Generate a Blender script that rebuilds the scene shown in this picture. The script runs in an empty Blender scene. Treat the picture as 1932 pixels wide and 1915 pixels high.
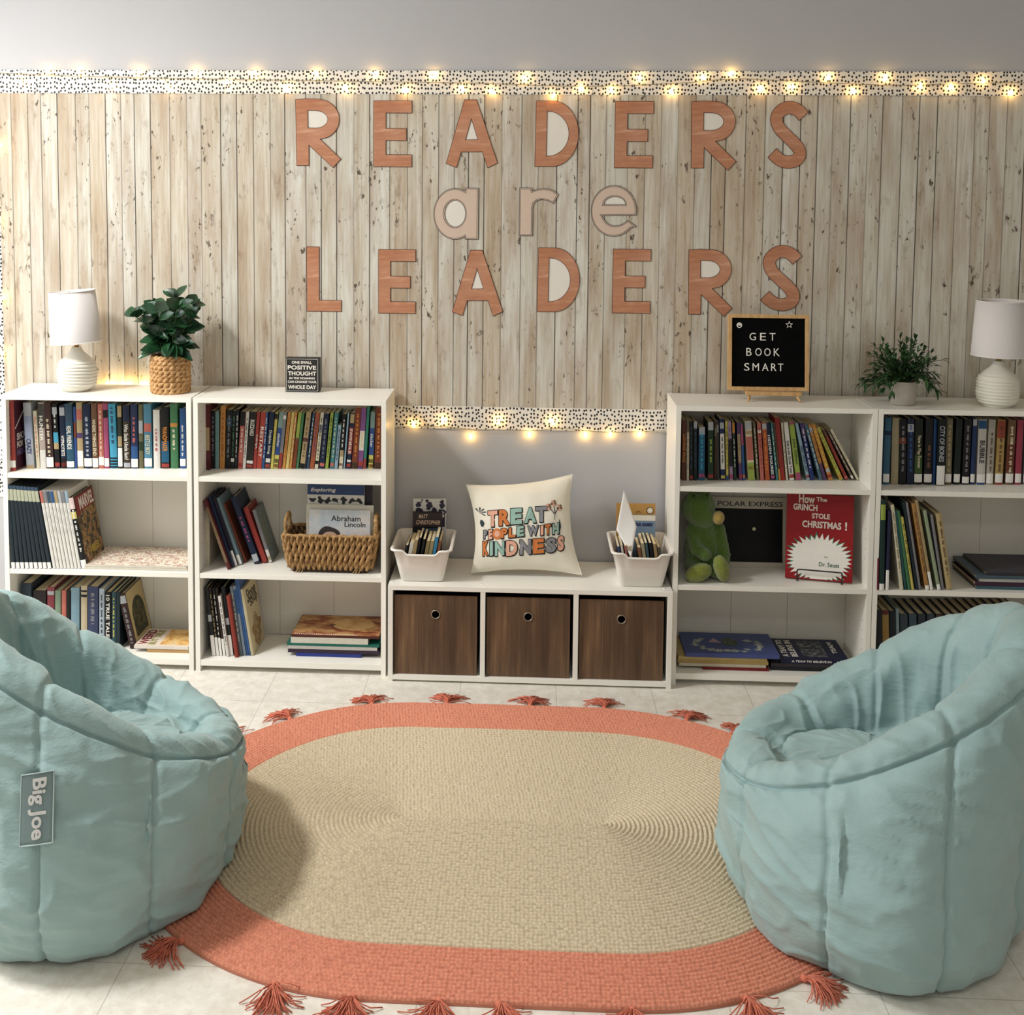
import bpy, math, random
from mathutils import Vector, Matrix, noise
from mathutils.bvhtree import BVHTree

random.seed(7)
PI = math.pi
S = bpy.context.scene
COL = S.collection

# ------------------------------------------------------------------ camera
CAM = Vector((0.0108, -3.8636, 1.5759))
YAW, PITCH, ROLL, F, U0, V0 = -0.0506, -0.0753, -0.0073, 2159.635, 886.94, 529.99
CY_CAM, SY_CAM, CP_CAM, SP_CAM, CR_CAM, SR_CAM = (math.cos(YAW), math.sin(YAW), math.cos(PITCH), math.sin(PITCH), math.cos(ROLL), math.sin(ROLL))
def view_dir(x3, y2, z3):
    x = CR_CAM*x3 + SR_CAM*z3; z2 = -SR_CAM*x3 + CR_CAM*z3
    y = CP_CAM*y2 - SP_CAM*z2; z = SP_CAM*y2 + CP_CAM*z2
    return Vector((CY_CAM*x + SY_CAM*y, -SY_CAM*x + CY_CAM*y, z))
cam_d = bpy.data.cameras.new('camera'); cam = bpy.data.objects.new('camera', cam_d); COL.objects.link(cam)
r_, u_, f_ = view_dir(1, 0, 0), view_dir(0, 0, 1), view_dir(0, 1, 0)
cam.matrix_world = Matrix(((r_.x, u_.x, -f_.x, CAM.x), (r_.y, u_.y, -f_.y, CAM.y), (r_.z, u_.z, -f_.z, CAM.z), (0, 0, 0, 1)))
cam_d.sensor_fit = 'HORIZONTAL'; cam_d.sensor_width = 36; cam_d.lens = F*36/1932
cam_d.shift_x = (966-U0)/1932; cam_d.shift_y = -(957.5-V0)/1932
cam_d.clip_start = 0.05; cam_d.clip_end = 50
S.camera = cam
# measuring helpers: where the sight line through a measured photo point meets a real plane of the room
def ray(u, v): return view_dir((u-U0)/F, 1.0, -(v-V0)/F)
def atY(u, v, Y): d = ray(u, v); return CAM + d*((Y-CAM.y)/d.y)
def atZ(u, v, Z): d = ray(u, v); return CAM + d*((Z-CAM.z)/d.z)

# ------------------------------------------------------------------ world, light, exposure
wd = bpy.data.worlds.new('world'); S.world = wd; wd.use_nodes = True
wd.node_tree.nodes['Background'].inputs[0].default_value = (1.0, 0.965, 0.91, 1)
wd.node_tree.nodes['Background'].inputs[1].default_value = 0.38
def area(name, loc, target, sx, sy, power, col):
    l = bpy.data.lights.new(name, 'AREA'); l.shape = 'RECTANGLE'; l.size = sx; l.size_y = sy; l.energy = power; l.color = col
    o = bpy.data.objects.new(name, l); COL.objects.link(o); o.location = loc
    o.rotation_euler = (Vector(target)-Vector(loc)).to_track_quat('-Z', 'Y').to_euler(); return o
area('left_fill_light', (-3.3, -1.45, 1.9), (0.0, -1.1, 0.6), 1.7, 1.2, 36, (0.96, 0.985, 1.0))  # added fill from the left, set in the unseen window opening
area('ceiling_panel', (-2.15, -1.35, 2.72), (-1.45, -1.3, 0), 0.5, 0.4, 45, (1.0, 0.985, 0.96)).data.spread = math.radians(150)
area('ceiling_panel', (0.3, -3.4, 2.72), (0.1, -2.6, 0), 1.2, 0.3, 8, (1.0, 0.97, 0.93))
vs = S.view_settings
vs.view_transform = 'Standard'; vs.look = 'None'; vs.gamma = 1; vs.exposure = 0.42
vs.use_curve_mapping = False
S.cycles.max_bounces = 6; S.cycles.caustics_reflective = False; S.cycles.caustics_refractive = False

# ------------------------------------------------------------------ materials
def lin(h):
    h = h.lstrip('#'); o = []
    for i in (0, 2, 4):
        c = int(h[i:i+2], 16)/255
        o.append(c/12.92 if c <= 0.04045 else ((c+0.055)/1.055)**2.4)
    return (o[0], o[1], o[2], 1)
MATS = {}
class NT:
    def __init__(s, m): s.m = m; s.t = m.node_tree; s.b = s.t.nodes['Principled BSDF']; s.n = s.t.nodes; s.l = s.t.links
    def new(s, typ, **kw):
        n = s.n.new(typ)
        for k, v in kw.items():
            if k[0] == 'i' and k[1:].isdigit(): n.inputs[int(k[1:])].default_value = v
            else: setattr(n, k, v)
        return n
    def link(s, a, b): s.l.new(a, b)
    def coord(s, scale=(1, 1, 1), kind='Object'):
        c = s.new('ShaderNodeTexCoord'); m = s.new('ShaderNodeMapping'); m.inputs['Scale'].default_value = scale
        s.link(c.outputs[kind], m.inputs['Vector']); return m.outputs[0]
    def noise(s, vec, scale, detail=3, rough=.5):
        n = s.new('ShaderNodeTexNoise'); n.inputs['Scale'].default_value = scale; n.inputs['Detail'].default_value = detail
        n.inputs['Roughness'].default_value = rough; s.link(vec, n.inputs['Vector']); return n.outputs['Fac']
    def ramp(s, fac, stops):
        r = s.new('ShaderNodeValToRGB'); e = r.color_ramp.elements
        while len(e) < len(stops): e.new(.5)
        for el, (p, c) in zip(e, stops): el.position = p; el.color = lin(c) if isinstance(c, str) else (c, c, c, 1)
        s.link(fac, r.inputs[0]); return r.outputs[0]
    def mix(s, fac, a, b, mode='MIX'):
        m = s.new('ShaderNodeMix', data_type='RGBA', blend_type=mode)
        for v, i in ((fac, 0), (a, 6), (b, 7)):
            if hasattr(v, 'links'): s.link(v, m.inputs[i])
            else: m.inputs[i].default_value = lin(v) if isinstance(v, str) else v
        return m.outputs[2]
    def math(s, op, a, b=0.0, c=None):
        m = s.new('ShaderNodeMath', operation=op)
        for i, v in enumerate((a, b) if c is None else (a, b, c)):
            if hasattr(v, 'links'): s.link(v, m.inputs[i])
            else: m.inputs[i].default_value = v
        return m.outputs[0]
    def color(s, c): s.link(c, s.b.inputs['Base Color'])
    def bump(s, h, strength=.3, dist=.002):
        b = s.new('ShaderNodeBump'); b.inputs['Strength'].default_value = strength; b.inputs['Distance'].default_value = dist
        s.link(h, b.inputs['Height']); s.link(b.outputs[0], s.b.inputs['Normal'])
def newmat(name, rough=.5):
    m = bpy.data.materials.new(name); m.use_nodes = True; n = NT(m); n.b.inputs['Roughness'].default_value = rough; return m, n
def mat(hexc, rough=.5, vary=.06, scale=40, metal=0.0, bump=0):
    k = (hexc, rough, vary, scale, metal, bump)
    if k in MATS: return MATS[k]
    m, n = newmat('paint_'+hexc.strip('#'), rough); n.b.inputs['Metallic'].default_value = metal
    f = n.noise(n.coord(), scale, 4)
    c = lin(hexc); lo = tuple(x*(1-vary) for x in c[:3])+(1,); hi = tuple(min(1, x*(1+vary)) for x in c[:3])+(1,)
    n.color(n.mix(f, lo, hi))
    if bump: n.bump(f, bump, .002)
    MATS[k] = m; return m
def muted(h):
    v = [int(h[i:i+2], 16) for i in (1, 3, 5)]; g = .3*v[0]+.59*v[1]+.11*v[2]
    return '#'+''.join('%02x' % int(max(0, min(255, (g+(c-g)*.80)*.92))) for c in v)
def cover(hexc):
    m = mat(muted(hexc), .42, .12, 60); m.node_tree.nodes['Principled BSDF'].inputs['Specular IOR Level'].default_value = .25; return m
PAGES = None
def pages_mat():
    global PAGES
    if not PAGES:
        PAGES, n = newmat('page_edges', .9)
        f = n.noise(n.coord((700, 8, 8)), 1.0, 2); n.color(n.ramp(f, [(.3, '#b9a67f'), (.7, '#e2d5b4')]))
    return PAGES
def emit_mat(name, hexc, strength):
    m, n = newmat(name); n.b.inputs['Emission Color'].default_value = lin(hexc); n.b.inputs['Emission Strength'].default_value = strength
    n.b.inputs['Base Color'].default_value = lin('#fff2d0'); return m

WHITE = mat('#eeebe2', .35, .02, 8)            # melamine of the shelving
def plank_mat():
    m, n = newmat('whitewashed_planks', .75)
    c = n.new('ShaderNodeTexCoord'); sp = n.new('ShaderNodeSeparateXYZ'); n.link(c.outputs['Object'], sp.inputs[0])
    v1 = n.new('ShaderNodeTexVoronoi', voronoi_dimensions='1D'); v2 = n.new('ShaderNodeTexVoronoi', voronoi_dimensions='1D', feature='DISTANCE_TO_EDGE')
    for v in (v1, v2):
        v.inputs['Scale'].default_value = 17.5; v.inputs['Randomness'].default_value = .62; n.link(sp.outputs[0], v.inputs['W'])
    sc = n.new('ShaderNodeSeparateColor'); n.link(v1.outputs['Color'], sc.inputs[0])
    # every plank gets its own offset along the grain
    off = n.new('ShaderNodeCombineXYZ'); n.link(n.math('MULTIPLY', sc.outputs[0], 9.0), off.inputs[2]); n.link(n.math('MULTIPLY', sc.outputs[1], 7.0), off.inputs[1])
    ad = n.new('ShaderNodeVectorMath', operation='ADD'); n.link(c.outputs['Object'], ad.inputs[0]); n.link(off.outputs[0], ad.inputs[1])
    def mp(sx, sz):
        q = n.new('ShaderNodeMapping'); q.inputs['Scale'].default_value = (sx, 1, sz); n.link(ad.outputs[0], q.inputs['Vector']); return q.outputs[0]
    fine = n.noise(mp(120, 5), 1.0, 7, .62)
    broad = n.noise(mp(16, 2.2), 1.0, 5, .6)
    patch = n.noise(mp(30, 9), 1.0, 6, .7)
    base = n.ramp(fine, [(.26, '#8d7a60'), (.44, '#bdb29c'), (.58, '#d0ccc1'), (.85, '#dddbd4')])
    tint = n.ramp(sc.outputs[2], [(0.0, '#b8a58e'), (.3, '#cbc2b2'), (.6, '#c9c8bf'), (1.0, '#dad8d1')])
    col = n.mix(.5, base, tint, 'MIX')
    col = n.mix(n.math('MULTIPLY', n.ramp(broad, [(.44, 0.0), (.66, 1.0)]), .60), col, '#9c8164')
    col = n.mix(n.math('MULTIPLY', n.ramp(patch, [(.57, 0.0), (.70, 1.0)]), .55), col, '#7f6850')
    knot = n.noise(mp(75, 34), 1.0, 4, .6); area_ = n.noise(mp(9, 3.4), 1.0, 2)
    kf = n.math('MULTIPLY', n.ramp(knot, [(.60, 0.0), (.66, 1.0)]), n.ramp(area_, [(.50, 0.0), (.58, 1.0)]))
    col = n.mix(n.math('MULTIPLY', kf, .9), col, '#3f2c1c')
    # seams, some dark and some faint
    sv = n.noise(n.coord((14, 1, .25)), 1.0, 2)
    seam = n.ramp(v2.outputs['Distance'], [(.012, 1.0), (.042, 0.0)])
    col = n.mix(n.math('MULTIPLY', seam, n.ramp(sv, [(.36, .40), (.58, 1.0)])), col, '#241a12')
    n.color(col); return m
def dots_mat():
    m, n = newmat('dotted_border', .6)
    v = n.new('ShaderNodeTexVoronoi', voronoi_dimensions='2D'); v.inputs['Scale'].default_value = 1.0; v.inputs['Randomness'].default_value = .60
    c = n.new('ShaderNodeTexCoord'); sp = n.new('ShaderNodeSeparateXYZ'); n.link(c.outputs['Object'], sp.inputs[0])
    cb = n.new('ShaderNodeCombineXYZ'); n.link(n.math('MULTIPLY', sp.outputs[0], 84.0), cb.inputs[0]); n.link(n.math('MULTIPLY', sp.outputs[2], 68.0), cb.inputs[1])
    n.link(cb.outputs[0], v.inputs['Vector'])
    n.color(n.ramp(v.outputs['Distance'], [(.24, '#17171c'), (.30, '#e6e1d8')])); return m
def floor_mat():
    m, n = newmat('vinyl_tiles', .32)
    c = n.coord(); sp = n.new('ShaderNodeSeparateXYZ'); n.link(c, sp.inputs[0])
    def seam(o, shift):
        q = n.math('FRACT', n.math('DIVIDE', n.math('ADD', o, shift), .3048))
        return n.math('LESS_THAN', n.math('MINIMUM', q, n.math('SUBTRACT', 1.0, q)), .0035)
    s = n.math('MAXIMUM', seam(sp.outputs[0], .80), seam(sp.outputs[1], 1.668))
    a = n.noise(n.coord((1, 1, 1)), 26, 8, .7); b = n.noise(n.coord((60, 14, 1)), 1, 6, .65)
    col = n.mix(n.ramp(a, [(.40, 0.0), (.62, 1.0)]), '#dcd6ca', '#ece8df')
    col = n.mix(n.math('MULTIPLY', n.ramp(b, [(.58, 0.0), (.70, 1.0)]), .45), col, '#c4baa9')
    col = n.mix(n.math('MULTIPLY', s, .40), col, '#5d5346'); n.color(col); return m
def brown_wood():
    m, n = newmat('rustic_brown_wood', .55)
    f = n.noise(n.coord((55, 55, 3)), 1, 7, .65); g = n.noise(n.coord((9, 9, 2.2)), 1, 4)
    c = n.ramp(f, [(.25, '#3b2a1c'), (.5, '#684e37'), (.75, '#87694b')])
    c = n.mix(n.math('MULTIPLY', n.ramp(g, [(.42, 0.0), (.66, 1.0)]), .65), c, '#432e1e')
    v = n.new('ShaderNodeTexVoronoi', voronoi_dimensions='1D', feature='DISTANCE_TO_EDGE'); v.inputs['Scale'].default_value = 11
    sp = n.new('ShaderNodeSeparateXYZ'); n.link(n.coord(), sp.inputs[0]); n.link(sp.outputs[0], v.inputs['W'])
    c = n.mix(n.math('MULTIPLY', n.math('LESS_THAN', v.outputs['Distance'], .010), .6), c, '#22160f')
    n.color(c); return m
def light_wood(): 
    m, n = newmat('pale_beech', .5); f = n.noise(n.coord((30, 30, 8)), 3, 5); n.color(n.ramp(f, [(.3, '#b98f5c'), (.7, '#d2ab77')])); return m
def copper_wood():
    m, n = newmat('copper_woodgrain_card', .5)
    w = n.noise(n.coord((10, 1, 70)), 1, 4, .6); b = n.noise(n.coord((5, 1, 7)), 1, 3)
    c = n.ramp(w, [(.3, '#a5694a'), (.55, '#b57b59'), (.72, '#cb9d80')])
    n.color(n.mix(n.math('MULTIPLY', n.ramp(b, [(.4, 0.0), (.7, 1.0)]), .45), c, '#cc9f86')); return m
def fabric(name, hexc, hex2, scale=350, bump=.25, rough=.9):
    m, n = newmat(name, rough)
    f = n.noise(n.coord(), scale, 3); g = n.noise(n.coord(), 5, 4)
    n.color(n.mix(g, hexc, hex2)); n.bump(f, bump, .0008); n.b.inputs['Sheen Weight'].default_value = .12; return m
def bag_mat():
    m, n = newmat('aqua_microfibre', .72)
    g = n.noise(n.coord(), 7, 5, .6); n.color(n.mix(g, '#86a2a2', '#9ab5b5'))
    w = n.noise(n.coord((9, 9, 22)), 1, 5, .6); f = n.noise(n.coord(), 420, 2)
    n.bump(n.math('ADD', n.math('MULTIPLY', w, 1.0), n.math('MULTIPLY', f, .05)), .5, .012)
    n.b.inputs['Sheen Weight'].default_value = .25; return m
def rug_mat(name, a, b):
    m, n = newmat(name, .95)
    uv = n.new('ShaderNodeUVMap'); mp = n.new('ShaderNodeMapping'); n.link(uv.outputs[0], mp.inputs[0])
    w = n.new('ShaderNodeTexVoronoi', voronoi_dimensions='2D'); w.inputs['Scale'].default_value = 1.0; w.inputs['Randomness'].default_value = .45
    n.link(mp.outputs[0], w.inputs['Vector'])
    f = n.noise(mp.outputs[0], 2.3, 4, .7)
    c = n.ramp(f, [(.3, a), (.7, b)])
    c = n.mix(n.math('MULTIPLY', n.ramp(w.outputs['Distance'], [(.30, 0.0), (.75, 1.0)]), .5), c, tuple(x*.5 for x in lin(a)[:3])+(1,))
    n.color(c); n.bump(n.math('SUBTRACT', 1.0, w.outputs['Distance']), .6, .003); return m
def leaf_mat(name, a, b, rough=.35):
    m, n = newmat(name, rough); f = n.noise(n.coord(), 22, 3); n.color(n.ramp(f, [(.35, a), (.65, b)])); return m
def plush_mat(name, a, b):
    m, n = newmat(name, 1.0); f = n.noise(n.coord(), 190, 4, .7); n.color(n.ramp(f, [(.3, a), (.7, b)])); n.bump(f, .9, .006)
    n.b.inputs['Sheen Weight'].default_value = .5; return m
def strand_mat(name, a, b, c):
    m, n = newmat(name, .8); f = n.noise(n.coord(), 90, 4, .7); n.color(n.ramp(f, [(.3, a), (.5, b), (.72, c)])); return m

# ------------------------------------------------------------------ mesh builder
class MB:
    def __init__(s): s.v = []; s.f = []; s.m = []
    def add(s, vs, fs, mi=0, mx=None):
        o = len(s.v)
        s.v += [tuple(mx @ Vector(p)) if mx else tuple(p) for p in vs]
        s.f += [tuple(i+o for i in f) for f in fs]; s.m += [mi]*len(fs); return s
    def box(s, x0, x1, y0, y1, z0, z1, mi=0, mx=None):
        v = [(x0,y0,z0),(x1,y0,z0),(x1,y1,z0),(x0,y1,z0),(x0,y0,z1),(x1,y0,z1),(x1,y1,z1),(x0,y1,z1)]
        return s.add(v, [(0,3,2,1),(4,5,6,7),(0,1,5,4),(1,2,6,5),(2,3,7,6),(3,0,4,7)], mi, mx)
    def tube(s, pts, r, n=6, mi=0, closed=False, cap=True):
        pts = [Vector(p) for p in pts]; L = len(pts); vs = []; fs = []
        up = None
        for i, p in enumerate(pts):
            if closed: t = pts[(i+1) % L]-pts[i-1]
            else: t = pts[min(i+1, L-1)]-pts[max(i-1, 0)]
            if t.length < 1e-9: t = Vector((0, 0, 1))
            t.normalize()
            if up is None:
                a = Vector((0, 0, 1)) if abs(t.z) < .9 else Vector((1, 0, 0)); up = t.cross(a).normalized()
            else:
                up = up - t*up.dot(t)
                up = up.normalized() if up.length > 1e-6 else t.orthogonal().normalized()
            w = t.cross(up); rr = r[i] if isinstance(r, (list, tuple)) else r
            for k in range(n):
                a = 2*PI*k/n; vs.append(p + (up*math.cos(a)+w*math.sin(a))*rr)
        m = L if closed else L-1
        for i in range(m):
            for k in range(n):
                a = i*n+k; b = i*n+(k+1) % n; c = ((i+1) % L)*n; fs.append((a, b, c+(k+1) % n, c+k))
        if cap and not closed: fs += [tuple(range(n-1, -1, -1)), tuple((L-1)*n+k for k in range(n))]
        return s.add(vs, fs, mi)
    def lathe(s, prof, n=48, mi=0, c=(0, 0, 0), mx=None):
        vs = []; fs = []
        for r, z in prof:
            for k in range(n):
                a = 2*PI*k/n; vs.append((c[0]+r*math.cos(a), c[1]+r*math.sin(a), c[2]+z))
        for i in range(len(prof)-1):
            for k in range(n): fs.append((i*n+k, i*n+(k+1) % n, (i+1)*n+(k+1) % n, (i+1)*n+k))
        return s.add(vs, fs, mi, mx)
    def ball(s, c, r, nu=20, nv=12, mi=0, mx=None):
        if not isinstance(r, (list, tuple)): r = (r, r, r)
        vs = [(c[0], c[1], c[2]-r[2])]; fs = []
        for i in range(1, nv):
            t = PI*i/nv
            for k in range(nu):
                a = 2*PI*k/nu; vs.append((c[0]+r[0]*math.sin(t)*math.cos(a), c[1]+r[1]*math.sin(t)*math.sin(a), c[2]-r[2]*math.cos(t)))
        vs.append((c[0], c[1], c[2]+r[2])); e = len(vs)-1
        for k in range(nu):
            fs.append((0, 1+(k+1) % nu, 1+k)); fs.append((e, 1+(nv-2)*nu+k, 1+(nv-2)*nu+(k+1) % nu))
        for i in range(nv-2):
            for k in range(nu): a = 1+i*nu; fs.append((a+k, a+(k+1) % nu, a+nu+(k+1) % nu, a+nu+k))
        return s.add(vs, fs, mi, mx)
    def grid(s, rows, mi=0, wrap=False):
        n = len(rows[0]); vs = [p for r in rows for p in r]; fs = []
        for i in range(len(rows)-1):
            for k in range(n if wrap else n-1): fs.append((i*n+k, i*n+(k+1) % n, (i+1)*n+(k+1) % n, (i+1)*n+k))
        return s.add(vs, fs, mi)
    def mesh(s, me, mx, mi=0):
        return s.add([v.co for v in me.vertices], [tuple(p.vertices) for p in me.polygons], mi, mx)
    def build(s, name, mats, parent=None, smooth=False, bevel=0, loc=None):
        me = bpy.data.meshes.new(name); me.from_pydata(s.v, [], s.f)
        if not isinstance(mats, (list, tuple)): mats = [mats]
        for m in mats: me.materials.append(m)
        if len(mats) > 1: me.polygons.foreach_set('material_index', s.m)
        if smooth: me.polygons.foreach_set('use_smooth', [True]*len(me.polygons))
        me.update()
        o = bpy.data.objects.new(name, me); COL.objects.link(o)
        if parent: o.parent = parent
        if loc: o.location = loc
        if bevel:
            b = o.modifiers.new('bevel', 'BEVEL'); b.width = bevel; b.segments = 2; b.limit_method = 'ANGLE'
        return o
def thing(name, label, cat, loc=(0, 0, 0), rot=(0, 0, 0), group=None):
    o = bpy.data.objects.new(name, None); COL.objects.link(o); o.empty_display_size = .03
    o.location = loc; o.rotation_euler = rot; tag(o, label, cat, group); return o
def tag(o, label, cat, group=None):
    o['label'] = label; o['category'] = cat
    if group: o['group'] = group
    return o
def struct(name, mb, m, **k):
    o = mb.build(name, m, **k); o['kind'] = 'structure'; return o
TXT = {}
def text_mesh(s, offset=0.0, extrude=0.0004, shear=0.0, space=1.0):
    k = (s, offset, extrude, shear, space)
    if k in TXT: return TXT[k]
    c = bpy.data.curves.new('lettering', 'FONT'); c.body = s; c.size = 1; c.extrude = extrude; c.offset = offset; c.shear = shear; c.space_character = space
    c.resolution_u = 3
    o = bpy.data.objects.new('lettering', c); me = bpy.data.meshes.new_from_object(o); bpy.data.objects.remove(o)
    xs = [v.co.x for v in me.vertices] or [0]; ys = [v.co.y for v in me.vertices] or [0]
    TXT[k] = (me, min(xs), max(xs), min(ys), max(ys)); return TXT[k]
def put_text(mb, s, x0, x1, y0, y1, mx, mi=0, offset=.0, thick=.0004, shear=0.0, keep=False, space=1.0):
    """fit lettering into the box x0..x1, y0..y1 of the plane mx (x right, y up, z out)"""
    me, a, b, c, d = text_mesh(s, offset, .5, shear, space)
    if b-a < 1e-6: return
    sx, sy = (x1-x0)/(b-a), (y1-y0)/(d-c)
    if keep: sx = sy = min(sx, sy)
    ox = (x0+x1)/2-(a+b)/2*sx; oy = (y0+y1)/2-(c+d)/2*sy
    mb.mesh(me, mx @ Matrix.Translation((ox, oy, 0)) @ Matrix.Diagonal((sx, sy, thick, 1)), mi)
def flat_mesh(polys, offset=0.0, extrude=.001):
    c = bpy.data.curves.new('outline', 'CURVE'); c.dimensions = '2D'; c.fill_mode = 'BOTH'; c.extrude = extrude; c.offset = offset
    for p in polys:
        sp = c.splines.new('POLY'); sp.points.add(len(p)-1)
        for q, (x, y) in zip(sp.points, p): q.co = (x, y, 0, 1)
        sp.use_cyclic_u = True
    o = bpy.data.objects.new('outline', c); me = bpy.data.meshes.new_from_object(o); bpy.data.objects.remove(o); return me
def crom(P, n):
    """smooth run through the points P, n samples"""
    out = []; L = len(P)-1; dim = len(P[0])
    for i in range(n):
        t = i/(n-1)*L; k = min(int(t), L-1); f = t-k
        p0, p1, p2, p3 = P[max(k-1, 0)], P[k], P[k+1], P[min(k+2, L)]
        out.append(tuple(.5*(2*p1[j]+(p2[j]-p0[j])*f+(2*p0[j]-5*p1[j]+4*p2[j]-p3[j])*f*f+(3*p1[j]-p0[j]-3*p2[j]+p3[j])*f**3) for j in range(dim)))
    return out
XZ = Matrix(((1, 0, 0, 0), (0, 0, -1, 0), (0, 1, 0, 0), (0, 0, 0, 1)))   # lettering plane stood upright, facing the room

# ------------------------------------------------------------------ the room
WY = .02                                        # face of the back wall
GREY, gn = newmat('grey_wall_paint', .7)
gn.color(gn.mix(gn.noise(gn.coord(), 3, 3), '#b4b4b7', '#bababc')); gn.bump(gn.noise(gn.coord(), 160, 3), .08, .002)
OFF = mat('#d8d5cf', .8, .03, 6)
struct('floor', MB().box(-3.4, 3.4, -5.2, .2, -.1, 0), floor_mat())
struct('wall_back', MB().box(-3.4, 3.4, WY, WY+.15, 0, 2.75), GREY)
wl = MB(); X0, X1 = -3.4, -3.25
wl.box(X0, X1, -5.2, -2.4, 0, 2.75).box(X0, X1, -.5, WY, 0, 2.75).box(X0, X1, -2.4, -.5, 0, 1.2).box(X0, X1, -2.4, -.5, 2.6, 2.75)
struct('wall_left', wl, OFF)
wf = MB()
for a in (-2.4, -1.47, -.54): wf.box(X0+.03, X1, a, a+.04, 1.2, 2.6)
for a in (1.2, 2.56): wf.box(X0+.03, X1, -2.36, -.54, a, a+.04)
struct('window_1', wf, mat('#e8e6e0', .4))
struct('wall_right', MB().box(3.25, 3.4, -5.2, WY, 0, 2.75), OFF)
struct('ceiling', MB().box(-3.4, 3.4, -5.2, .17, 2.75, 2.85), mat('#dedbd4', .9, .03, 4))

# the plank paper and its dotted border
zt, zb = atY(900, 133, WY).z, .872
x_l = atY(5, 700, WY).x
pn = MB().box(-1.83, 2.5, WY-.0016, WY-.0004, .80, 1.955).build('plank_paper', plank_mat())
tag(pn, 'whitewashed plank patterned paper covering the back wall behind the lettering', 'wall paper')
DOT = dots_mat()
def strip(label, x0, x1, z0, z1, y=WY-.002):
    o = MB().box(x0, x1, y-.0006, y, z0, z1).build('border_strip', DOT); tag(o, label, 'border', 'dotted border strips'); return o
ed = [-300, 74, 424, 774, 1119, 1472, 1825, 2200]
where = ['at the top left corner of the plank paper', 'above the left lamp and plant', 'above the first orange R', 'above the orange A of READERS',
         'above the second orange E', 'above the S of READERS', 'at the top right corner of the plank paper']
for i in range(7):
    a, b = atY(ed[i], 130, WY).x, atY(ed[i+1], 130, WY).x
    strip('black and white dotted border strip '+where[i], a+.0006, b-.0006, 1.912, 1.991, WY-.002-.0007*(i % 2))
strip('black and white dotted border strip below the plank paper behind the cushion', -.60, .62, .772, .850, WY-.002)
strip('black and white dotted border strip running down the left edge of the plank paper', -1.895, -1.815, .5, 1.911, WY-.002)

# ------------------------------------------------------------------ lettering on the wall
def arc(cx, cy, rx, ry, a0, a1, n): return [(cx+rx*math.cos(math.radians(a0+(a1-a0)*i/(n-1))), cy+ry*math.sin(math.radians(a0+(a1-a0)*i/(n-1)))) for i in range(n)]
def stroke(P, w, n=60):
    c = [Vector(p) for p in crom(P, n)]; L = []; R = []
    for i, p in enumerate(c):
        t = (c[min(i+1, n-1)]-c[max(i-1, 0)]).normalized(); q = Vector((-t.y, t.x))*w/2; L.append(tuple(p+q)); R.append(tuple(p-q))
    return L+R[::-1]
def norm(P, x0, x1, y0, y1): return [((x-x0)/(x1-x0), (y1-y)/(y1-y0)) for x, y in P]
GL = {}
GL['E'] = ([(0,0),(1,0),(1,.19),(.33,.19),(.33,.395),(.86,.395),(.86,.585),(.33,.585),(.33,.81),(1,.81),(1,1),(0,1)], None)
GL['L'] = ([(0,0),(1,0),(1,.18),(.37,.18),(.37,1),(0,1)], None)
GL['A'] = ([(.35,1),(.587,1),(1,.073),(.80,.0),(.70,.234),(.30,.23),(.21,0),(0,.06)], [(.486,.707),(.607,.42),(.382,.414)])
GL['D'] = ([(0,0)]+[(.22,0)]+arc(.40,.5,.60,.5,-88,88,22)+[(.22,1),(.02,1)], [(.27,.165)]+arc(.30,.5,.47,.335,-85,85,18)+[(.28,.835)])
GL['R'] = ([(.02,.03),(.30,.03),(.30,.32),(.82,0),(1,.13),(.55,.415)]+arc(.48,.70,.485,.295,-62,90,18)+[(.25,1),(0,.985)], [(.28,.58)]+arc(.44,.70,.262,.122,-88,88,14)+[(.276,.825)])
s_path = [(1722,233),(1685,196),(1632,177),(1578,192),(1543,240),(1560,300),(1610,352),(1662,398),(1701,448),(1693,496),(1640,518),(1588,511),(1552,490),(1520,460)]
GL['S'] = (norm(stroke(s_path, 82), 1496, 1752, 134, 558), None)
GL['a'] = (norm(arc(1212, 907, 147, 172, 297, 63, 40)+[(1280,1077),(1372,1077),(1372,732),(1280,732)], 1065, 1373, 730, 1077), norm(arc(1212, 905, 70, 88, 0, 350, 28), 1065, 1373, 730, 1077))
GL['r'] = (norm([(1642,1055),(1642,732),(1728,732),(1732,752)]+crom([(1732,752),(1790,737),(1860,742),(1914,775)], 10)+[(1878,838)]+crom([(1878,838),(1835,818),(1785,812),(1748,832),(1737,862)], 12)+[(1737,1055)], 1640, 1915, 732, 1055), None)
e_out = arc(527, 826, 147, 160, 10, -320, 56)
e_out = [(527+147*math.cos(math.radians(a)), 826-160*math.sin(math.radians(a))) for a in [-10+i*(318+10)/55 for i in range(56)]]
GL['e'] = (norm([(672,853)]+e_out[1:]+[(677,922),(620,882)]+crom([(620,882),(580,908),(530,917),(485,900),(455,857)], 14), 380, 677, 665, 987),
           norm([(465,784)]+[(533+67*math.cos(math.radians(a)), 784-46*math.sin(math.radians(a))) for a in range(170, 5, -12)]+[(600,784)], 380, 677, 665, 987))
COP = copper_wood(); PAPER = mat('#e3ddd3', .8, .03, 20); EDGE = mat('#4a2416', .7); BLK = mat('#141417', .6); PINK = mat('#cdb7a6', .8, .05, 30)
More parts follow.
